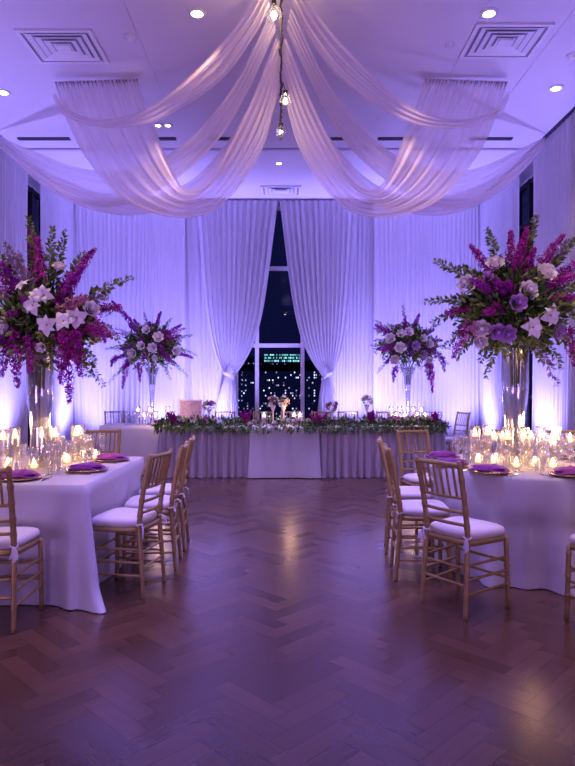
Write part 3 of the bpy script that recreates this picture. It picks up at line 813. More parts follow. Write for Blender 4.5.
setting(1.34, 5.37, -30, 'the back-left place', rt)
setting(2.05, 5.64, -98, 'the back place', rt)
setting(2.45, 5.38, -140, 'the back-right place', rt, False)

# ------------------------------------------------------------------ candles
def make_candle(h, r, wz_, stem=False):
    t = thing('candle_glass', '', 'candle')
    b = MB()
    if stem: b.lathe([(0, 0), (.04, 0), (.04, .006), (.012, .012), (.009, h * .5), (.012, h - .1), (r * .8, h - .075), (r, h - .04), (r * .95, h), (r * .9, h), (r * .94, h - .04), (r * .7, h - .068), (0, h - .08)], 18)
    else: b.lathe([(0, 0), (r * .92, 0), (r, .008), (r, h), (r - .003, h), (r - .004, .012), (0, .01)], 20)
    b.build('glass', M['glass'], t)
    b = MB(); b.lathe([(0, wz_ - .022), (r * .6, wz_ - .022), (r * .66, wz_ - .008), (r * .6, wz_), (0, wz_ - .002)], 14); b.build('wax', M['wax'], t)
    b = MB(); b.lathe([(0, wz_), (.010, wz_ + .008), (.0125, wz_ + .018), (.008, wz_ + .034), (0, wz_ + .05)], 10); b.build('flame', M['flame'], t)
    return t
TALL = Proto(make_candle(.30, .040, .235)); MIDC = Proto(make_candle(.22, .040, .155)); LOW = Proto(make_candle(.085, .038, .04)); STEM = Proto(make_candle(.24, .042, .195, True))
ORD = ['first', 'second', 'third', 'fourth', 'fifth', 'sixth', 'seventh', 'eighth', 'ninth', 'tenth', 'eleventh', 'twelfth']
def candles(kind, protos, pts, what, where, group):
    pts = sorted([free(*p, .042) for p in pts], key=lambda p: p[0] / p[1])
    for i, (x, y) in enumerate(pts):
        protos[i % len(protos)].place((x, y, TZ), i * .7, 'lit candle in %s on %s, %s from the left' % (what, where, ORD[i]), group)
def px2(px, D): return ((px - CX) * D / F, D)
candles('t', [TALL], [px2(3, 4.75), px2(15, 4.9), px2(42, 4.95), px2(54, 5.02), px2(68, 5.1), px2(76, 5.25)], 'tall glass cylinder', lt, 'tall candles on the left table')
candles('l', [LOW], [px2(8, 4.62), px2(34, 4.62), px2(36, 4.85), px2(67, 4.95), px2(58, 5.0), px2(95, 5.25)], 'low glass cup', lt, 'low candles on the left table')
candles('t', [TALL], [px2(475, 5.05), px2(487, 5.2), px2(508, 4.78), px2(524, 4.85), px2(541, 5.0), px2(556, 4.85)], 'tall glass cylinder', rt, 'tall candles on the round table')
candles('s', [STEM], [px2(494, 5.28), px2(503, 5.32), px2(531, 5.25), px2(547, 4.95), px2(570, 5.05)], 'stemmed glass', rt, 'stemmed candles on the round table')
candles('l', [LOW], [px2(477, 4.9), px2(486, 4.78), px2(516, 4.7), px2(496, 4.95), px2(535, 4.72), px2(553, 4.68)], 'low glass cup', rt, 'low candles on the round table')
GOB = [(lt, [px2(22, 4.72), px2(48, 4.72), px2(60, 4.78), px2(72, 4.86), px2(84, 5.0), px2(90, 5.1), px2(103, 5.25), px2(82, 5.3)]),
       (rt, [px2(462, 5.0), px2(466, 5.2), px2(484, 4.98), px2(500, 4.72), px2(529, 4.68), px2(545, 4.72), px2(562, 4.7), px2(455, 5.25), px2(538, 5.3), px2(566, 5.25)])]
for tb, pts in GOB:
    for i, (x, y) in enumerate(sorted([free(*p, .040) for p in pts], key=lambda p: p[0] / p[1])):
        WINE.place((x, y, TZ), 0, 'clear goblet standing among the candles on %s, %s from the left' % (tb, ORD[i]), 'goblets among the candles', (1, 1, .86 + .12 * (i % 3)))
for wh, xs in (('left end of head table', (163, 168, 173)), ('right half of head table', (391, 396, 400, 405, 413, 417, 421, 425))):
    candles('h', [TALL, MIDC], [px2(x, 9.66 + .07 * (i % 3)) for i, x in enumerate(xs) if HX0 + .05 < px2(x, 9.5)[0]], 'glass cup', wh, 'candles on the head table')
candles('h', [MIDC], [px2(x, 9.62 + .05 * (i % 2)) for i, x in enumerate((294, 300, 264))], 'small glass cup', 'middle of the head table', 'candles on the head table')
candles('h', [TALL, MIDC], [px2(x, 9.75) for x in (138, 144, 149, 155)], 'glass cup', 'the side table', 'candles on the side table')
for i, px in enumerate((112, 120, 127, 134)):
    WINE.place((*free(*px2(px, 9.95 + .1 * (i % 2)), .04), TZ), 0, 'small clear wine glass on the side table, %s from the left' % ORD[i], 'wine glasses on the side table', (1, 1, 1))
for i, px in enumerate((428, 434, 440)):
    WINE.place((*free(*px2(px, 9.75 + .1 * (i % 2)), .04), TZ), 0, 'small clear wine glass at right end of head table, %s from the left' % ORD[i], 'wine glasses on the head table', (1, 1, 1))

# ------------------------------------------------------------------ vases and flowers
def vase(loc, h, r, label, trumpet=False):
    t = thing('glass_vase', label, 'vase', loc, 0, 'tall glass vases')
    k_ = .004
    if trumpet: prof = [(r * .75, 0), (r * .8, .008), (r * .35, .03), (r * .3, h * .3), (r * .38, h * .6), (r * .6, h * .85), (r, h)]
    else: prof = [(r * .72, 0), (r * .75, .01), (r * .72, h * .12), (r * .70, h * .30), (r * .78, h * .42), (r * .97, h * .60), (r, h * .66), (r, h)]
    b = MB(); b.lathe([(0, 0)] + prof + [(p[0] - k_, p[1]) for p in reversed(prof[1:])] + [(0, .014)], 32); b.build('glass', M['vase'], t)
    b = MB(); q = [p for p in prof if .02 < p[1] < h * .68]; b.lathe([(0, .02)] + [(p[0] - k_ - .002, p[1]) for p in q] + [(0, q[-1][1])], 28); b.build('water', M['water'], t)
    return t
def leaf_quad(mb, p, d, up, L, W):
    d = d.normalized(); s = d.cross(up)
    if s.length < 1e-3: s = d.cross(Vector((1, 0, 0)))
    s.normalize(); n = s.cross(d)
    m_ = p + d * L * .5 + n * L * .08
    mb.add([p, m_ - s * W * .5, p + d * L, m_ + s * W * .5], [(0, 1, 2, 3)])
def rvec(r): 
    while True:
        v = Vector((r.uniform(-1, 1), r.uniform(-1, 1), r.uniform(-1, 1)))
        if .05 < v.length < 1: return v.normalized()
def curve_pts(a, b_, droop, n=14):
    a, b_ = Vector(a), Vector(b_); m_ = (a + b_) / 2 + Vector((0, 0, droop))
    return [(a * (1 - q) ** 2 + m_ * 2 * q * (1 - q) + b_ * q * q) for q in [i / n for i in range(n + 1)]]
def spray(r, a, b_, droop, kind, mats, parent, org, dens=1.0, w=.05, start=.25):
    """a flower spike: stem plus many small blossoms"""
    pts = curve_pts(a, b_, droop, 24); mb = MB(); L = (Vector(b_) - Vector(a)).length
    n = int(L * 260 * dens)
    for i in range(n):
        q = start + (1 - start) * (i + r.random()) / n; k_ = min(int(q * 24), 23); p = pts[k_].lerp(pts[k_ + 1], q * 24 - k_)
        tan = (pts[k_ + 1] - pts[k_]).normalized(); d = rvec(r); d = (d - tan * d.dot(tan) * .8).normalized()
        rad = w * (1 - .75 * max(0, (q - .45) / .55)) * min(1, .4 + (q - start) * 6); c_ = p + d * rad * r.uniform(.25, 1)
        sz = r.uniform(.012, .021) * (1.25 - .5 * q)
        u_ = d.cross(tan).normalized(); f_ = (d * .8 + tan * .3).normalized()
        v_ = f_.cross(u_).normalized(); u_ = v_.cross(f_)
        ph = r.random() * 6
        for j in range(3):
            w0 = ph + j * 2.09; e = (u_ * math.cos(w0) + v_ * math.sin(w0)); s_ = (u_ * -math.sin(w0) + v_ * math.cos(w0))
            mb.add([c_, c_ + e * sz * .7 + s_ * sz * .5 + f_ * sz * .3, c_ + e * sz * 1.2 + f_ * sz * .15, c_ + e * sz * .7 - s_ * sz * .5 + f_ * sz * .3], [(0, 1, 2, 3)])
    o = mb.build(kind, mats, parent, False, org)
    st_ = MB(); st_.tube(pts, [.004 * (1 - .6 * i / 24) for i in range(25)], 5); st_.build('stem', M['stem'], o, True, org)
    return o
def frond(r, a, b_, droop, mt, parent, org, L=.055, n=30, name='fern_frond', W=.45):
    pts = curve_pts(a, b_, droop, 24); mb = MB()
    mb.tube(pts, [.004 * (1 - .8 * i / 24) for i in range(25)], 5)
    for i in range(n):
        q = .15 + .85 * i / n; k_ = min(int(q * 24), 23); p = pts[k_].lerp(pts[k_ + 1], q * 24 - k_); tan = (pts[k_ + 1] - pts[k_]).normalized()
        l_ = L * (1.15 - .75 * q)
        for s in range(4):
            d = rvec(r); d = (d - tan * d.dot(tan)).normalized()
            leaf_quad(mb, p + d * .004, tan * r.uniform(.3, .8) + d, rvec(r), l_ * r.uniform(.7, 1.2), l_ * W)
    return mb.build(name, mt, parent, False, org)
def rose(r, p, d, R, mt, parent, org, name='rose'):
    d = Vector(d).normalized(); mb = MB()
    q_ = d.to_track_quat('Z', 'Y').to_matrix().to_4x4(); X = Matrix.Translation(p) @ q_
    mb.add(*ball(R * .22, R * .22, R * .40, 8, 6, R * .25), X)
    for ring_, (n, rr_, tilt, sz) in enumerate(((3, .10, .05, .60), (4, .28, .22, .66), (5, .52, .50, .70), (7, .80, .85, .66))):
        for i in range(n):
            w = 2 * PI * (i + .5 * ring_) / n + r.uniform(-.15, .15)
            def pet(u, v, w=w, rr_=rr_, tilt=tilt, sz=sz, i=i, ring_=ring_):
                a_ = (u - .5) * 1.9; l_ = v * sz * R
                wd = math.sin(PI * (.18 + .82 * v) * .82) * sz * R * .75
                out_ = rr_ * R * .62 + l_ * math.sin(tilt) * (1 - .35 * v) + .10 * R * v ** 4; z = l_ * math.cos(tilt) + (.10 - .40 * rr_) * R + .05 * R * math.sin(9 * u + ring_ + i) * v
                s_ = math.sin(a_) * wd; out_ -= (1 - math.cos(a_)) * wd * .8
                return (out_ * math.cos(w) - s_ * math.sin(w), out_ * math.sin(w) + s_ * math.cos(w), z)
            mb.grid(pet, 5, 4, X)
    return mb.build(name, mt, parent, True, org)
def ball(rx, ry, rz_, n, m_, zc=0):
    vs, fs = [], []
    for j in range(m_ + 1):
        t_ = PI * j / m_
        for i in range(n): vs.append((rx * math.sin(t_) * math.cos(2 * PI * i / n), ry * math.sin(t_) * math.sin(2 * PI * i / n), zc + rz_ * math.cos(t_)))
    for j in range(m_):
        for i in range(n): fs.append((j * n + i, (j + 1) * n + i, (j + 1) * n + (i + 1) % n, j * n + (i + 1) % n))
    return vs, fs
def orchid(r, p, d, R, parent, org):
    d = Vector(d).normalized(); X = Matrix.Translation(p) @ d.to_track_quat('Z', 'Y').to_matrix().to_4x4() @ Matrix.Rotation(r.uniform(0, 6), 4, 'Z')
    mb = MB()
    for i in range(6):
        w = 2 * PI * i / 6; sz = R * (1.05 if i % 2 else .9); wd = R * (.40 if i % 2 else .27); lift = .0 if i % 2 else .10 * R
        def pet(u, v, w=w, sz=sz, wd=wd, lift=lift, i=i):
            s_ = (u - .5) * 2 * wd * math.sin(PI * (.10 + .88 * v ** .8)) ; o_ = v * sz; z = lift + .42 * R * math.sin(PI * v * .7) - .22 * R * v * v + .06 * R * math.sin(7 * v + i * 2) - .1 * s_ * s_ / R
            return (o_ * math.cos(w) - s_ * math.sin(w), o_ * math.sin(w) + s_ * math.cos(w), z)
        mb.grid(pet, 4, 5, X)
    o = mb.build('orchid', M['white'], parent, True, org)
    c_ = MB(); c_.add(*ball(R * .10, R * .10, R * .16, 8, 5, R * .15), X); c_.build('flower_centre', M['yellow'], o, True, org)
    return o
def foliage(r, ctr, rad, n, L, mt, parent, org, name='foliage', low=-.6):
    mb = MB()
    for i in range(n):
        d = rvec(r)
        if d.z < low: d.z = -d.z * .5
        p = Vector((ctr[0] + d.x * rad[0] * r.uniform(.35, 1), ctr[1] + d.y * rad[1] * r.uniform(.35, 1), ctr[2] + d.z * rad[2] * r.uniform(.35, 1)))
        leaf_quad(mb, p, d + rvec(r) * .8, rvec(r), L * r.uniform(.6, 1.3), L * r.uniform(.3, .5))
    o = mb.build(name, mt, parent, False, org); return o

def arrangement(label, base, D, cpx, scale_core, whites, lilacs, spikes, fronds, hang, seed, sz=1.0, orchids=(), white_R=.080, spike_w=.062, rim=None):
    """base: world point of the vase mouth; entries are photograph positions turned into world points in front of / around the core"""
    r = random.Random(seed); org = Vector(base); ctr = P(cpx[0], cpx[1], D)
    t = thing('flower_arrangement', label, 'flower arrangement', org, 0, 'tall flower arrangements')
    rx, ry, rz_ = scale_core
    foliage(r, ctr, (rx, ry, rz_), int(2300 * sz), .078 * (.6 + .4 * sz), M['leaf'], t, org)
    foliage(r, ctr + Vector((0, -.03, -.02)), (rx * 1.2, ry * 1.15, rz_ * 1.12), int(1000 * sz), .075 * (.6 + .4 * sz), M['frond'], t, org, 'light_foliage', -.9)
    # stems gathered into the vase
    b = MB()
    for i in range(9):
        w = i * 2.4; a_ = org + Vector((.03 * math.cos(w), .03 * math.sin(w), -.30 * (.6 + .4 * sz))); b.tube([a_, org + Vector((.04 * math.cos(w), .04 * math.sin(w), 0)), ctr + Vector((rx * .5 * math.cos(w), ry * .5 * math.sin(w), -.05))], .005, 5)
    b.build('stem_bundle', M['stem'], t, True, org)
    def front(px, py, push):
        q = P(px, py, D); dx, dz = (q.x - ctr.x) / (rx * 1.25), (q.z - ctr.z) / (rz_ * 1.25); h = max(0, 1 - dx * dx - dz * dz) ** .5
        return P(px, py, D - ry * push * h), Vector((dx * .6, -.25 - h, dz * .6))
    for px, py, dd, mt in spikes:
        tip = P(px, py, D + dd); a_ = ctr + (tip - ctr) * .18; spray(r, a_, tip, .05 * sz, 'flower_spike', M[mt], t, org, 1.25 / (.55 + .45 * sz), spike_w, .2)
    # same kinds on the far side so it stands in the round
    for i in range(int(7 * sz)):
        w = r.uniform(.15, PI - .15); d = Vector((math.cos(w), math.sin(w), r.uniform(-.1, .9))).normalized(); tip = ctr + Vector((d.x * rx * 1.7, d.y * ry * 1.7, d.z * rz_ * 1.8))
        spray(r, ctr + (tip - ctr) * .3, tip, .04, 'flower_spike', M[r.choice(('magenta', 'violet'))], t, org, .5, spike_w, .2)
    for (x0, y0, x1, y1, dd, mt) in hang:
        a_, b_ = P(x0, y0, D + dd), P(x1, y1, D + dd - .04); spray(r, a_, b_, .02, 'hanging_spray', M[mt], t, org, 1.15 / (.55 + .45 * sz), spike_w * 1.0, .02)
    for px, py, dd, mt in fronds:
        tip = P(px, py, D + dd); a_ = ctr + (tip - ctr) * .3; frond(r, a_, tip, .06 * sz if tip.z > ctr.z - .1 else .12 * sz, M[mt], t, org, .074 * sz)
    for px, py, k_ in whites:
        p, d = front(px, py, 1.12); rose(r, p, d, white_R * k_, M['white'], t, org)
    for px, py, k_ in lilacs:
        p, d = front(px, py, 1.12); rose(r, p, d, white_R * k_, M['lilac'], t, org)
    for px, py, k_ in orchids:
        p, d = front(px, py, 1.2); orchid(r, p, d + rvec(r) * .4, white_R * .92 * k_, t, org)
    for i in range(int(6 * sz)):
        w = r.uniform(.2, PI - .2); d = Vector((math.cos(w), math.sin(w), r.uniform(-.3, .7))); rose(r, ctr + Vector((d.x * rx, d.y * ry, d.z * rz_)), d, white_R, M['white'], t, org)
    return t
def cr(ox, oy, s):           # pixels read off an enlarged crop
    return lambda x, y: (ox + x / s, oy + y / s)
# --- big left arrangement
DLV = 4.78; lv = P(40, 0, DLV); VH = .90
vase((lv.x, DLV, TZ), VH, .10, 'tall clear glass vase on the left table')
q = cr(0, 210, 2.875)
L3 = lambda lst: [(*q(x, y), *rest) for x, y, *rest in lst]
arrangement('large purple and white flower spray in vase on the left table', (lv.x, DLV, TZ + VH), DLV, (44, 326), (.36, .34, .30),
    L3([(170, 165, .8), (262, 285, .9), (118, 395, .55), (15, 335, 1.0)]), [],
    L3([(108, 78, -.05, 'magenta'), (272, 112, .0, 'magenta'), (240, 165, -.3, 'violet'), (2, 150, -.05, 'violet'), (-35, 210, -.1, 'magenta'), (20, 300, -.38, 'violet'), (320, 360, -.25, 'magenta'), (85, 55, .3, 'magenta'), (-60, 120, .1, 'magenta'), (345, 275, .05, 'magenta'), (250, 250, -.4, 'pinkb'), (60, 250, -.42, 'violet'), (-70, 300, 0, 'magenta')]),
    L3([(152, 45, .05, 'frond'), (82, 15, .1, 'frond'), (385, 192, .0, 'frond'), (245, 120, .1, 'frond'), (10, 95, -.1, 'palefrond'), (45, 120, -.2, 'palefrond'), (330, 345, -.1, 'palefrond'), (310, 250, -.1, 'palefrond'), (300, 510, -.1, 'frond'), (255, 480, -.2, 'frond'), (345, 370, .05, 'frond'), (275, 440, -.25, 'frond'), (150, 425, -.3, 'frond'), (-40, 400, -.1, 'frond'), (120, 450, -.15, 'palefrond'), (190, 60, .2, 'frond'), (-60, 60, .1, 'frond')]),
    [(*q(40, 340), *q(50, 510), -.3, 'magenta'), (*q(85, 360), *q(88, 470), -.32, 'magenta'), (*q(195, 345), *q(200, 555), -.3, 'magenta'), (*q(215, 350), *q(232, 480), -.28, 'magenta'), (*q(180, 350), *q(175, 500), -.33, 'magenta'), (*q(15, 350), *q(5, 480), -.2, 'violet'), (*q(270, 330), *q(300, 380), -.33, 'magenta')],
    11, 1.0, L3([(66, 220, .9), (98, 275, 1.1), (128, 245, 1.0), (105, 250, .9), (137, 330, 1.1), (183, 322, 1.1), (220, 308, 1.1), (2, 330, 1.0), (160, 168, .7)]))
# --- big right arrangement
DRV = 5.0; rv = P(515, 0, DRV)
vase((rv.x, DRV, TZ), .92, .105, 'tall clear glass vase on the round table')
q = cr(375, 210, 2.875)
arrangement('large purple and white flower spray in vase on the round table', (rv.x, DRV, TZ + .92), DRV, (512, 310), (.40, .36, .33),
    L3([(345, 155, 1.05), (490, 185, 1.35), (440, 232, 1.1), (265, 215, 1.1), (307, 340, .95), (500, 170, .8), (305, 378, .8)]),
    L3([(411, 267, 1.0), (352, 350, .95), (380, 356, 1.0), (526, 348, .95), (325, 192, .6), (605, 300, .9)]),
    L3([(437, 48, -.05, 'magenta'), (390, 62, .05, 'magenta'), (543, 70, .05, 'magenta'), (274, 100, .0, 'magenta'), (600, 180, -.15, 'magenta'), (560, 190, -.3, 'magenta'), (275, 200, -.36, 'violet'), (340, 195, -.42, 'violet'), (385, 205, -.42, 'violet'), (205, 300, -.1, 'magenta'), (420, 90, -.2, 'magenta'), (460, 110, -.2, 'magenta'), (640, 120, .1, 'magenta'), (310, 300, -.4, 'magenta'), (580, 250, -.35, 'magenta'), (655, 260, 0, 'violet')]),
    L3([(465, 15, .0, 'frond'), (320, 55, .1, 'frond'), (168, 145, .0, 'frond'), (140, 265, .0, 'frond'), (160, 330, .0, 'frond'), (240, 160, .1, 'frond'), (200, 395, -.05, 'frond'), (318, 488, -.2, 'frond'), (300, 440, -.25, 'frond'), (480, 440, -.3, 'frond'), (540, 460, -.15, 'frond'), (525, 510, -.1, 'palefrond'), (590, 430, -.1, 'frond'), (572, 80, .1, 'palefrond'), (610, 60, .1, 'frond'), (420, 430, -.3, 'frond'), (230, 430, -.15, 'frond'), (660, 330, 0, 'frond'), (660, 200, .0, 'frond'), (370, 420, -.32, 'frond'), (250, 330, -.3, 'frond')]),
    [(*q(270, 320), *q(225, 425), -.25, 'magenta'), (*q(300, 330), *q(240, 390), -.28, 'pinkb'), (*q(565, 340), *q(572, 450), -.25, 'magenta'), (*q(600, 340), *q(625, 470), -.15, 'magenta')],
    12, 1.05, L3([(450, 338, 1.25), (500, 303, 1.25), (620, 220, 1.1)]))
# --- small ones on the head table
DS = 9.62
sv = P(152, 0, 9.9); vase((sv.x, 9.9, TZ), .91, .115, 'slim glass vase on the side table left of the head table', True)
q = cr(0, 210, 2.875)
arrangement('smaller purple and white flower ball on slim vase at the back left', (sv.x, 9.9, TZ + .91), 9.9, (151, 347), (.43, .36, .36),
    L3([(405, 390, .9), (438, 396, 1.0), (455, 365, 1.1), (380, 412, 1.0), (420, 345, .9), (506, 405, .9), (372, 432, .7), (445, 425, .6)]), [],
    L3([(322, 262, -.05, 'violet'), (462, 292, .0, 'violet'), (430, 320, -.2, 'violet'), (522, 330, -.1, 'violet'), (345, 400, -.3, 'violet'), (520, 360, -.3, 'violet'), (555, 425, -.1, 'violet'), (318, 435, .0, 'violet'), (470, 400, -.42, 'violet'), (410, 430, -.42, 'violet'), (400, 370, -.42, 'violet'), (480, 345, -.4, 'violet'), (370, 330, -.1, 'violet'), (500, 440, -.3, 'violet'), (385, 315, .1, 'violet')]),
    L3([(415, 295, .1, 'palefrond'), (495, 310, .1, 'frond'), (555, 360, .0, 'frond'), (540, 480, -.05, 'frond'), (490, 490, -.2, 'frond'), (310, 500, -.05, 'frond'), (340, 470, -.1, 'frond'), (300, 400, .0, 'frond'), (440, 470, -.3, 'frond'), (330, 340, 0, 'palefrond'), (570, 420, 0, 'frond')]),
    [(*q(365, 430), *q(352, 515), -.28, 'violet'), (*q(400, 440), *q(402, 495), -.3, 'violet'), (*q(335, 420), *q(318, 450), -.2, 'violet')],
    13, .75, (), .090, .06)
sv = P(408, 0, 9.9); vase((sv.x, 9.9, TZ), .91, .115, 'slim glass vase on the right half of the head table', True)
q = cr(375, 210, 2.875)
arrangement('smaller purple and white flower ball on slim vase at the back right', (sv.x, 9.9, TZ + .91), 9.9, (408, 346), (.45, .36, .36),
    L3([(45, 368, 1.0), (75, 355, .9), (98, 350, .95), (72, 395, 1.1), (57, 430, 1.0), (140, 368, .8), (157, 384, .9), (152, 434, 1.0), (40, 375, .7)]),
    L3([(118, 390, .95), (140, 414, .8)]),
    L3([(0, 330, -.05, 'violet'), (85, 312, -.1, 'violet'), (128, 298, .0, 'violet'), (5, 400, -.2, 'violet'), (20, 405, -.3, 'violet'), (170, 345, -.1, 'violet'), (195, 375, -.1, 'violet'), (105, 420, -.4, 'violet'), (95, 385, -.42, 'violet'), (190, 415, -.1, 'violet'), (110, 340, -.35, 'violet'), (60, 330, 0, 'violet'), (30, 440, -.2, 'violet'), (175, 400, -.3, 'violet')]),
    L3([(80, 272, .1, 'palefrond'), (-5, 315, .0, 'palefrond'), (35, 325, .1, 'frond'), (190, 325, .1, 'frond'), (220, 400, .0, 'frond'), (5, 470, -.1, 'frond'), (75, 470, -.2, 'frond'), (215, 445, 0, 'palefrond'), (130, 460, -.3, 'frond'), (-15, 390, 0, 'frond')]),
    [(*q(160, 440), *q(165, 525), -.25, 'magenta'), (*q(150, 440), *q(155, 490), -.28, 'violet'), (*q(60, 450), *q(52, 495), -.28, 'violet'), (*q(190, 420), *q(200, 465), -.2, 'violet')],
    14, .75, (), .090, .06)

# garlands along the front edge of the head table
def garland(px0, px1, label, seed, tall=1.0, green=True, big=()):
    r = random.Random(seed); x0, x1 = P(px0, 0, 9.36).x, P(px1, 0, 9.36).x; L = x1 - x0; org = Vector(((x0 + x1) / 2, 9.36, TZ))
    t = thing('floral_garland', label, 'garland', org, 0, 'garlands on the head table')
    mb, m2 = MB(), MB()
    for i in range(int(L * (900 if green else 350))):
        x = x0 + r.random() * L; w = r.uniform(0, PI); e = min(1, (x - x0 + .05) / .2, (x1 - x + .05) / .2)
        p = Vector((x, 9.36 + .15 * math.cos(w) * r.random() ** .5, TZ + .015 + .13 * tall * e * math.sin(w) * r.uniform(.2, 1)))
        d = rvec(r) + Vector((0, -.4, .3))
        if r.random() < .25: p = Vector((x, 9.225 + r.uniform(-.02, .02), TZ - r.uniform(-.04, .06))); d = rvec(r) * .7 + Vector((0, -.5, -.7)); 
        leaf_quad(mb if r.random() < .7 else m2, p, d, rvec(r), r.uniform(.05, .10), r.uniform(.022, .04))
    for v in mb.v + m2.v:
        if v.z < TZ + .006 and v.y > 9.215: v.z = TZ + .006
    mb.build('foliage', M['garland'], t, False, org); m2.build('light_foliage', M['frond'], t, False, org)
    n = int(L * 9)
    for i in range(n):
        x = x0 + (i + r.random()) / n * L; mt = r.choice(('white', 'cream', 'pinkb', 'violet') if green else ('cream', 'pinkb', 'white', 'cream'))
        rose(r, Vector((x, 9.36 - r.uniform(.02, .16), TZ + r.uniform(.05, .135) * tall)), Vector((r.uniform(-.4, .4), -.8, .6)), r.uniform(.034, .054), M[mt], t, org, 'blossom')
    for px, py, k_ in big:
        p = P(px, py, 9.3)
        for j in range(5):
            a_ = p + rvec(r) * .03; spray(r, a_ - Vector((0, -.05, .08)), a_ + Vector((r.uniform(-.09, .09) * k_, -.05, r.uniform(.03, .09) * k_)), 0, 'flower_spike', M['magenta'], t, org, 2.0, .045, 0)
    return t
garland(156, 251, 'leafy flower garland along left half of head table edge', 31, 1.0, True, [(173, 417, 1.2), (246, 418, 1.3)])
garland(252, 304, 'low pink and cream flower garland in middle of head table edge', 32, .85, False)
garland(303, 446, 'leafy flower garland along right half of head table edge', 33, 1.0, True, [(318, 419, 1.3), (371, 416, 1.0), (435, 415, .7)])
# little pedestal posies
def posy(px, py_top, D, r0, label, mats, dark=False, two=False):
    r = random.Random(int(px)); x = P(px, 0, D).x; zt = P(px, py_top, D).z; h = zt - TZ
    t = thing('posy', label, 'flower arrangement', (x, D, TZ + (.010 if 250 < px < 319 else 0)), 0, 'small posies on the head table')
    b = MB(); b.lathe([(0, 0), (.05, 0), (.05, .012), (.014, .03), (.012, h * .45), (.03, h * .55), (.045, h * .66), (.04, h * .66), (0, h * .5)], 18); b.build('pedestal', M['ceramic'], t)
    for i in range(9):
        d = rvec(r); p = Vector((d.x * r0, d.y * r0, h * .80 + d.z * h * .16)); rose(r, p, d + Vector((0, -.6, .3)), r0 * .55, M[r.choice(mats)], t, Vector((0, 0, 0)), 'blossom')
    foliage(r, Vector((0, 0, h * .76)), (r0 * 1.1, r0 * 1.1, h * .2), 60, .05, M['frond'], t, Vector((0, 0, 0)))
posy(273, 396, 9.7, .07, 'pale posy on slim stand at centre of head table, left of the pair', ['cream', 'white', 'pinkb'])
posy(283.5, 396, 9.62, .07, 'pale posy on slim stand at centre of head table, right of the pair', ['cream', 'white', 'pinkb'])
posy(209, 400, 9.7, .08, 'pink posy on slim stand right of the square card', ['pinkb', 'cream'])
posy(332, 401, 9.7, .08, 'pink posy on slim stand right of the window', ['pinkb', 'cream'])
posy(367, 394, 9.7, .07, 'white slim-stand posy standing tallest on right half of head table', ['white', 'white', 'cream'])
# card in a frame on the head table
p0, p1 = P(180, 416, 9.75), P(201.5, 400.5, 9.75)
t = thing('table_card', 'square mottled pink card standing on left part of head table', 'card', ((p0.x + p1.x) / 2, 9.75, TZ)); w, h = p1.x - p0.x, p1.z - TZ
b = MB(); b.box((0, 0, h / 2), (w, .012, h)); b.build('panel', M['card'], t, False)
b = MB()
for s in (-1, 1): b.box((s * w / 2, -.002, h / 2), (.014, .02, h + .014)); b.box((0, -.002, h / 2 + s * h / 2), (w, .02, .014))
b.build('frame', M['cream'], t, False)
b = MB(); b.box((0, .05, h * .25), (.02, .10, .008), Matrix.Rotation(0, 4, 'X')); b.box((0, .06, .004), (.06, .12, .008)); b.build('foot', M['black'], t, False)

# ------------------------------------------------------------------ the city outside
def tower(x, y, w, d, ztop, zbot, m, label, name='office_building'):
    t = thing(name, label, 'building', (x, y, zbot), 0, 'night city beyond the window'); h = ztop - zbot
    b = MB(); b.box((0, 0, h / 2), (w, d, h)); b.build('facade', m, t, False)
    ph = .12 if h < 3 or w == 5.4 else .8
    b = MB(); b.box((0, 0, h + ph / 2), (w + .2, d + .2, ph)); b.build('parapet', M['slot'], t, False)
cm = city_mat('lit_windows_mixed', (.006, .008, .02), (.21, .30), .16, (.85, .85, .8), 2.6)
cm2 = city_mat('lit_windows_blue', (.005, .008, .022), (.26, .36), .12, (.6, .7, 1), 2.0)
cm3 = city_mat('lit_windows_green', (.006, .014, .02), (.20, .40), .86, (.35, 1, .7), 2.4)
def at(px, D): return (px - CX) * D / F
tower(at(281, 72), 75, 9, 6, P(0, 371, 72).z, -30, cm, 'dark office block with scattered lights low in the window centre')
tower(at(282, 80), 82, 4.6, 3, P(0, 354, 80).z, P(0, 362.3, 80).z, cm3, 'green-lit upper storeys glowing through the window')
tower(at(237, 95), 99, 9, 5, P(0, 362, 95).z, -30, cm2, 'dark tower with few lights behind the left window panes')
tower(at(325, 90), 94, 8, 6, P(0, 366, 90).z, -30, cm2, 'dark tower with few lights behind the right window panes')
tower(at(282, 80), 82, 5.4, 3.6, P(0, 363.6, 80).z, -30, cm2, 'dark tower carrying the green-lit storeys')
b = MB(); b.box((0, 120, -31), (400, 216, 1)); struct('ground', b, M['sky'])

# ------------------------------------------------------------------ world, lights, camera
w = bpy.data.worlds.new('night'); bpy.context.scene.world = w; w.use_nodes = True
w.node_tree.nodes['Background'].inputs[0].default_value = (.016, .018, .075, 1); w.node_tree.nodes['Background'].inputs[1].default_value = .6
def spot(loc, tgt, power, col, ang, blend=.8, r=.06):
    l = bpy.data.lights.new('spot', 'SPOT'); l.energy = power; l.color = col; l.spot_size = math.radians(ang); l.spot_blend = blend; l.shadow_soft_size = r
    o = bpy.data.objects.new('spot_lamp', l); C.objects.link(o); o.location = loc
    o.rotation_euler = (Vector(tgt) - Vector(loc)).to_track_quat('-Z', 'Y').to_euler(); return o
def point(loc, power, col, r=.05):
    l = bpy.data.lights.new('point', 'POINT'); l.energy = power; l.color = col; l.shadow_soft_size = r
    o = bpy.data.objects.new('point_lamp', l); C.objects.link(o); o.location = loc; return o
UV_ = (.34, .30, 1.0); WARM = (1, .62, .36); PUR = (.31, .25, 1.0); LAV = (.62, .48, 1.0)
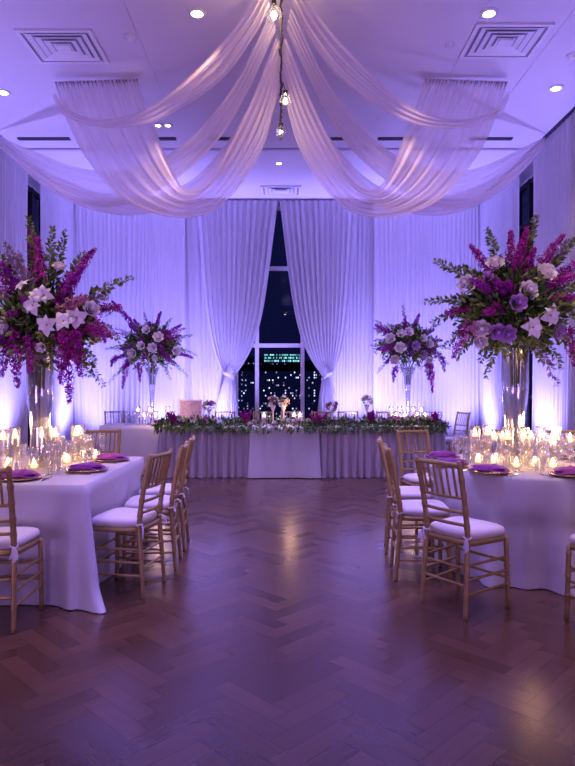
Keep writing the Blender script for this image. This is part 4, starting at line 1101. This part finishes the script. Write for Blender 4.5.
for x, pw, dy in ((-3.5, 200, .5), (-2.35, 290, .48), (-1.3, 470, .7), (1.2, 470, .7), (2.1, 290, .48), (3.1, 210, .5)):
    spot((x, YC - dy, .25), (x, YC + .1, 3.3), pw, UV_, 100, 1, .12)
    spot((x, YC - 1.0, .25), (x * .9, YC + .1, 4.3), 260, (.30, .25, 1.0), 60, 1, .12)
for y, pw in ((5.6, 420), (8.45, 520), (10.75, 360)):
    spot((XL + .75, y, .2), (XL + .1, y, 2.9), pw, UV_, 95, 1, .12)
    spot((XR - .65, y, .2), (XR - .1, y, 2.9), pw, UV_, 95, 1, .12)
# ceiling downlights
for i, (x, y) in enumerate(DL): spot((x, y, CEIL - .05), (x, y, 0), 30 if i > 3 else 60, WARM, 80, 1, .05)
for x, y, pw in ((-2.0, 4.3, 240), (1.95, 4.5, 240), (-3.0, 2.6, 480), (2.9, 2.6, 480)):
    spot((x, y, CEIL - .05), (x, y + .1, 0), pw, (1, .68, .48), 62, 1, .8)
for x, y, pw in ((0, 6.6, 760), (0, 4.6, 760), (.1, 8.4, 460), (-.1, 2.8, 600)):
    spot((x, y, CEIL - .05), (x, y - .2, 0), pw, PUR, 62, 1, .3)
for x in (-1.5, 0, 1.5): spot((x, 8.75, CEIL - .05), (x, 9.35, .5), 150, (.75, .5, 1), 50, 1, .12)  # unseen overhead spots added to graze the head table skirt pleats
# unseen spots behind the camera, without fixtures, washing over the ceiling
for x in (-3.3, 3.0):
    spot((x, -1.5, .3), (x * .4, 4.5, CEIL), 620, (.60, .36, 1.0), 110, 1, 1.0)
spot((0, 1.0, CEIL - .3), (0, 9.3, .6), 180, LAV, 40, 1, .2)  # unseen frontal spot added to brighten the head table
for sx_ in (-1, 1): spot((sx_ * 1.1, 6.3, CEIL - .05), (sx_ * 1.25, 6.2, 3), 75, (1, .66, .45), 50, 1, .05)  # unseen warm spots added to make glow patches on the swags
spot((-1.95, 5.6, 1.3), (P(128, 72, 6.79).x, 6.79, CEIL), 26, (1, .85, .8), 9, .6, .02)  # added narrow spot standing in for light reflected onto the ceiling
# candle glow
for x, y in ((-1.95, 4.95), (-2.3, 4.7), (-1.7, 5.1), (1.9, 4.85), (1.75, 5.15), (2.15, 4.9)):
    point((x, y, TZ + .33), 3.2, (1, .58, .28), .05)
for x in (-2.0, -1.9, .05, 1.7, 1.95): point((x, 9.5, TZ + .3), 2.6, (1, .6, .32), .05)
for px, py in ((274, 15), (281, 132)): point(P(px, py, SD0 - .15), 5, (1, .72, .42), .04)

cam = bpy.data.cameras.new('camera'); co = bpy.data.objects.new('camera', cam); C.objects.link(co)
co.location = (0, 0, CH); co.rotation_euler = (PI / 2, 0, 0)
cam.sensor_fit = 'HORIZONTAL'; cam.sensor_width = 36; cam.lens = 36 * F / 575; cam.shift_y = 2 / 575
cam.clip_end = 500
sc = bpy.context.scene; sc.camera = co
sc.view_settings.view_transform = 'Standard'; sc.view_settings.look = 'Medium High Contrast'; sc.view_settings.exposure = 0.0
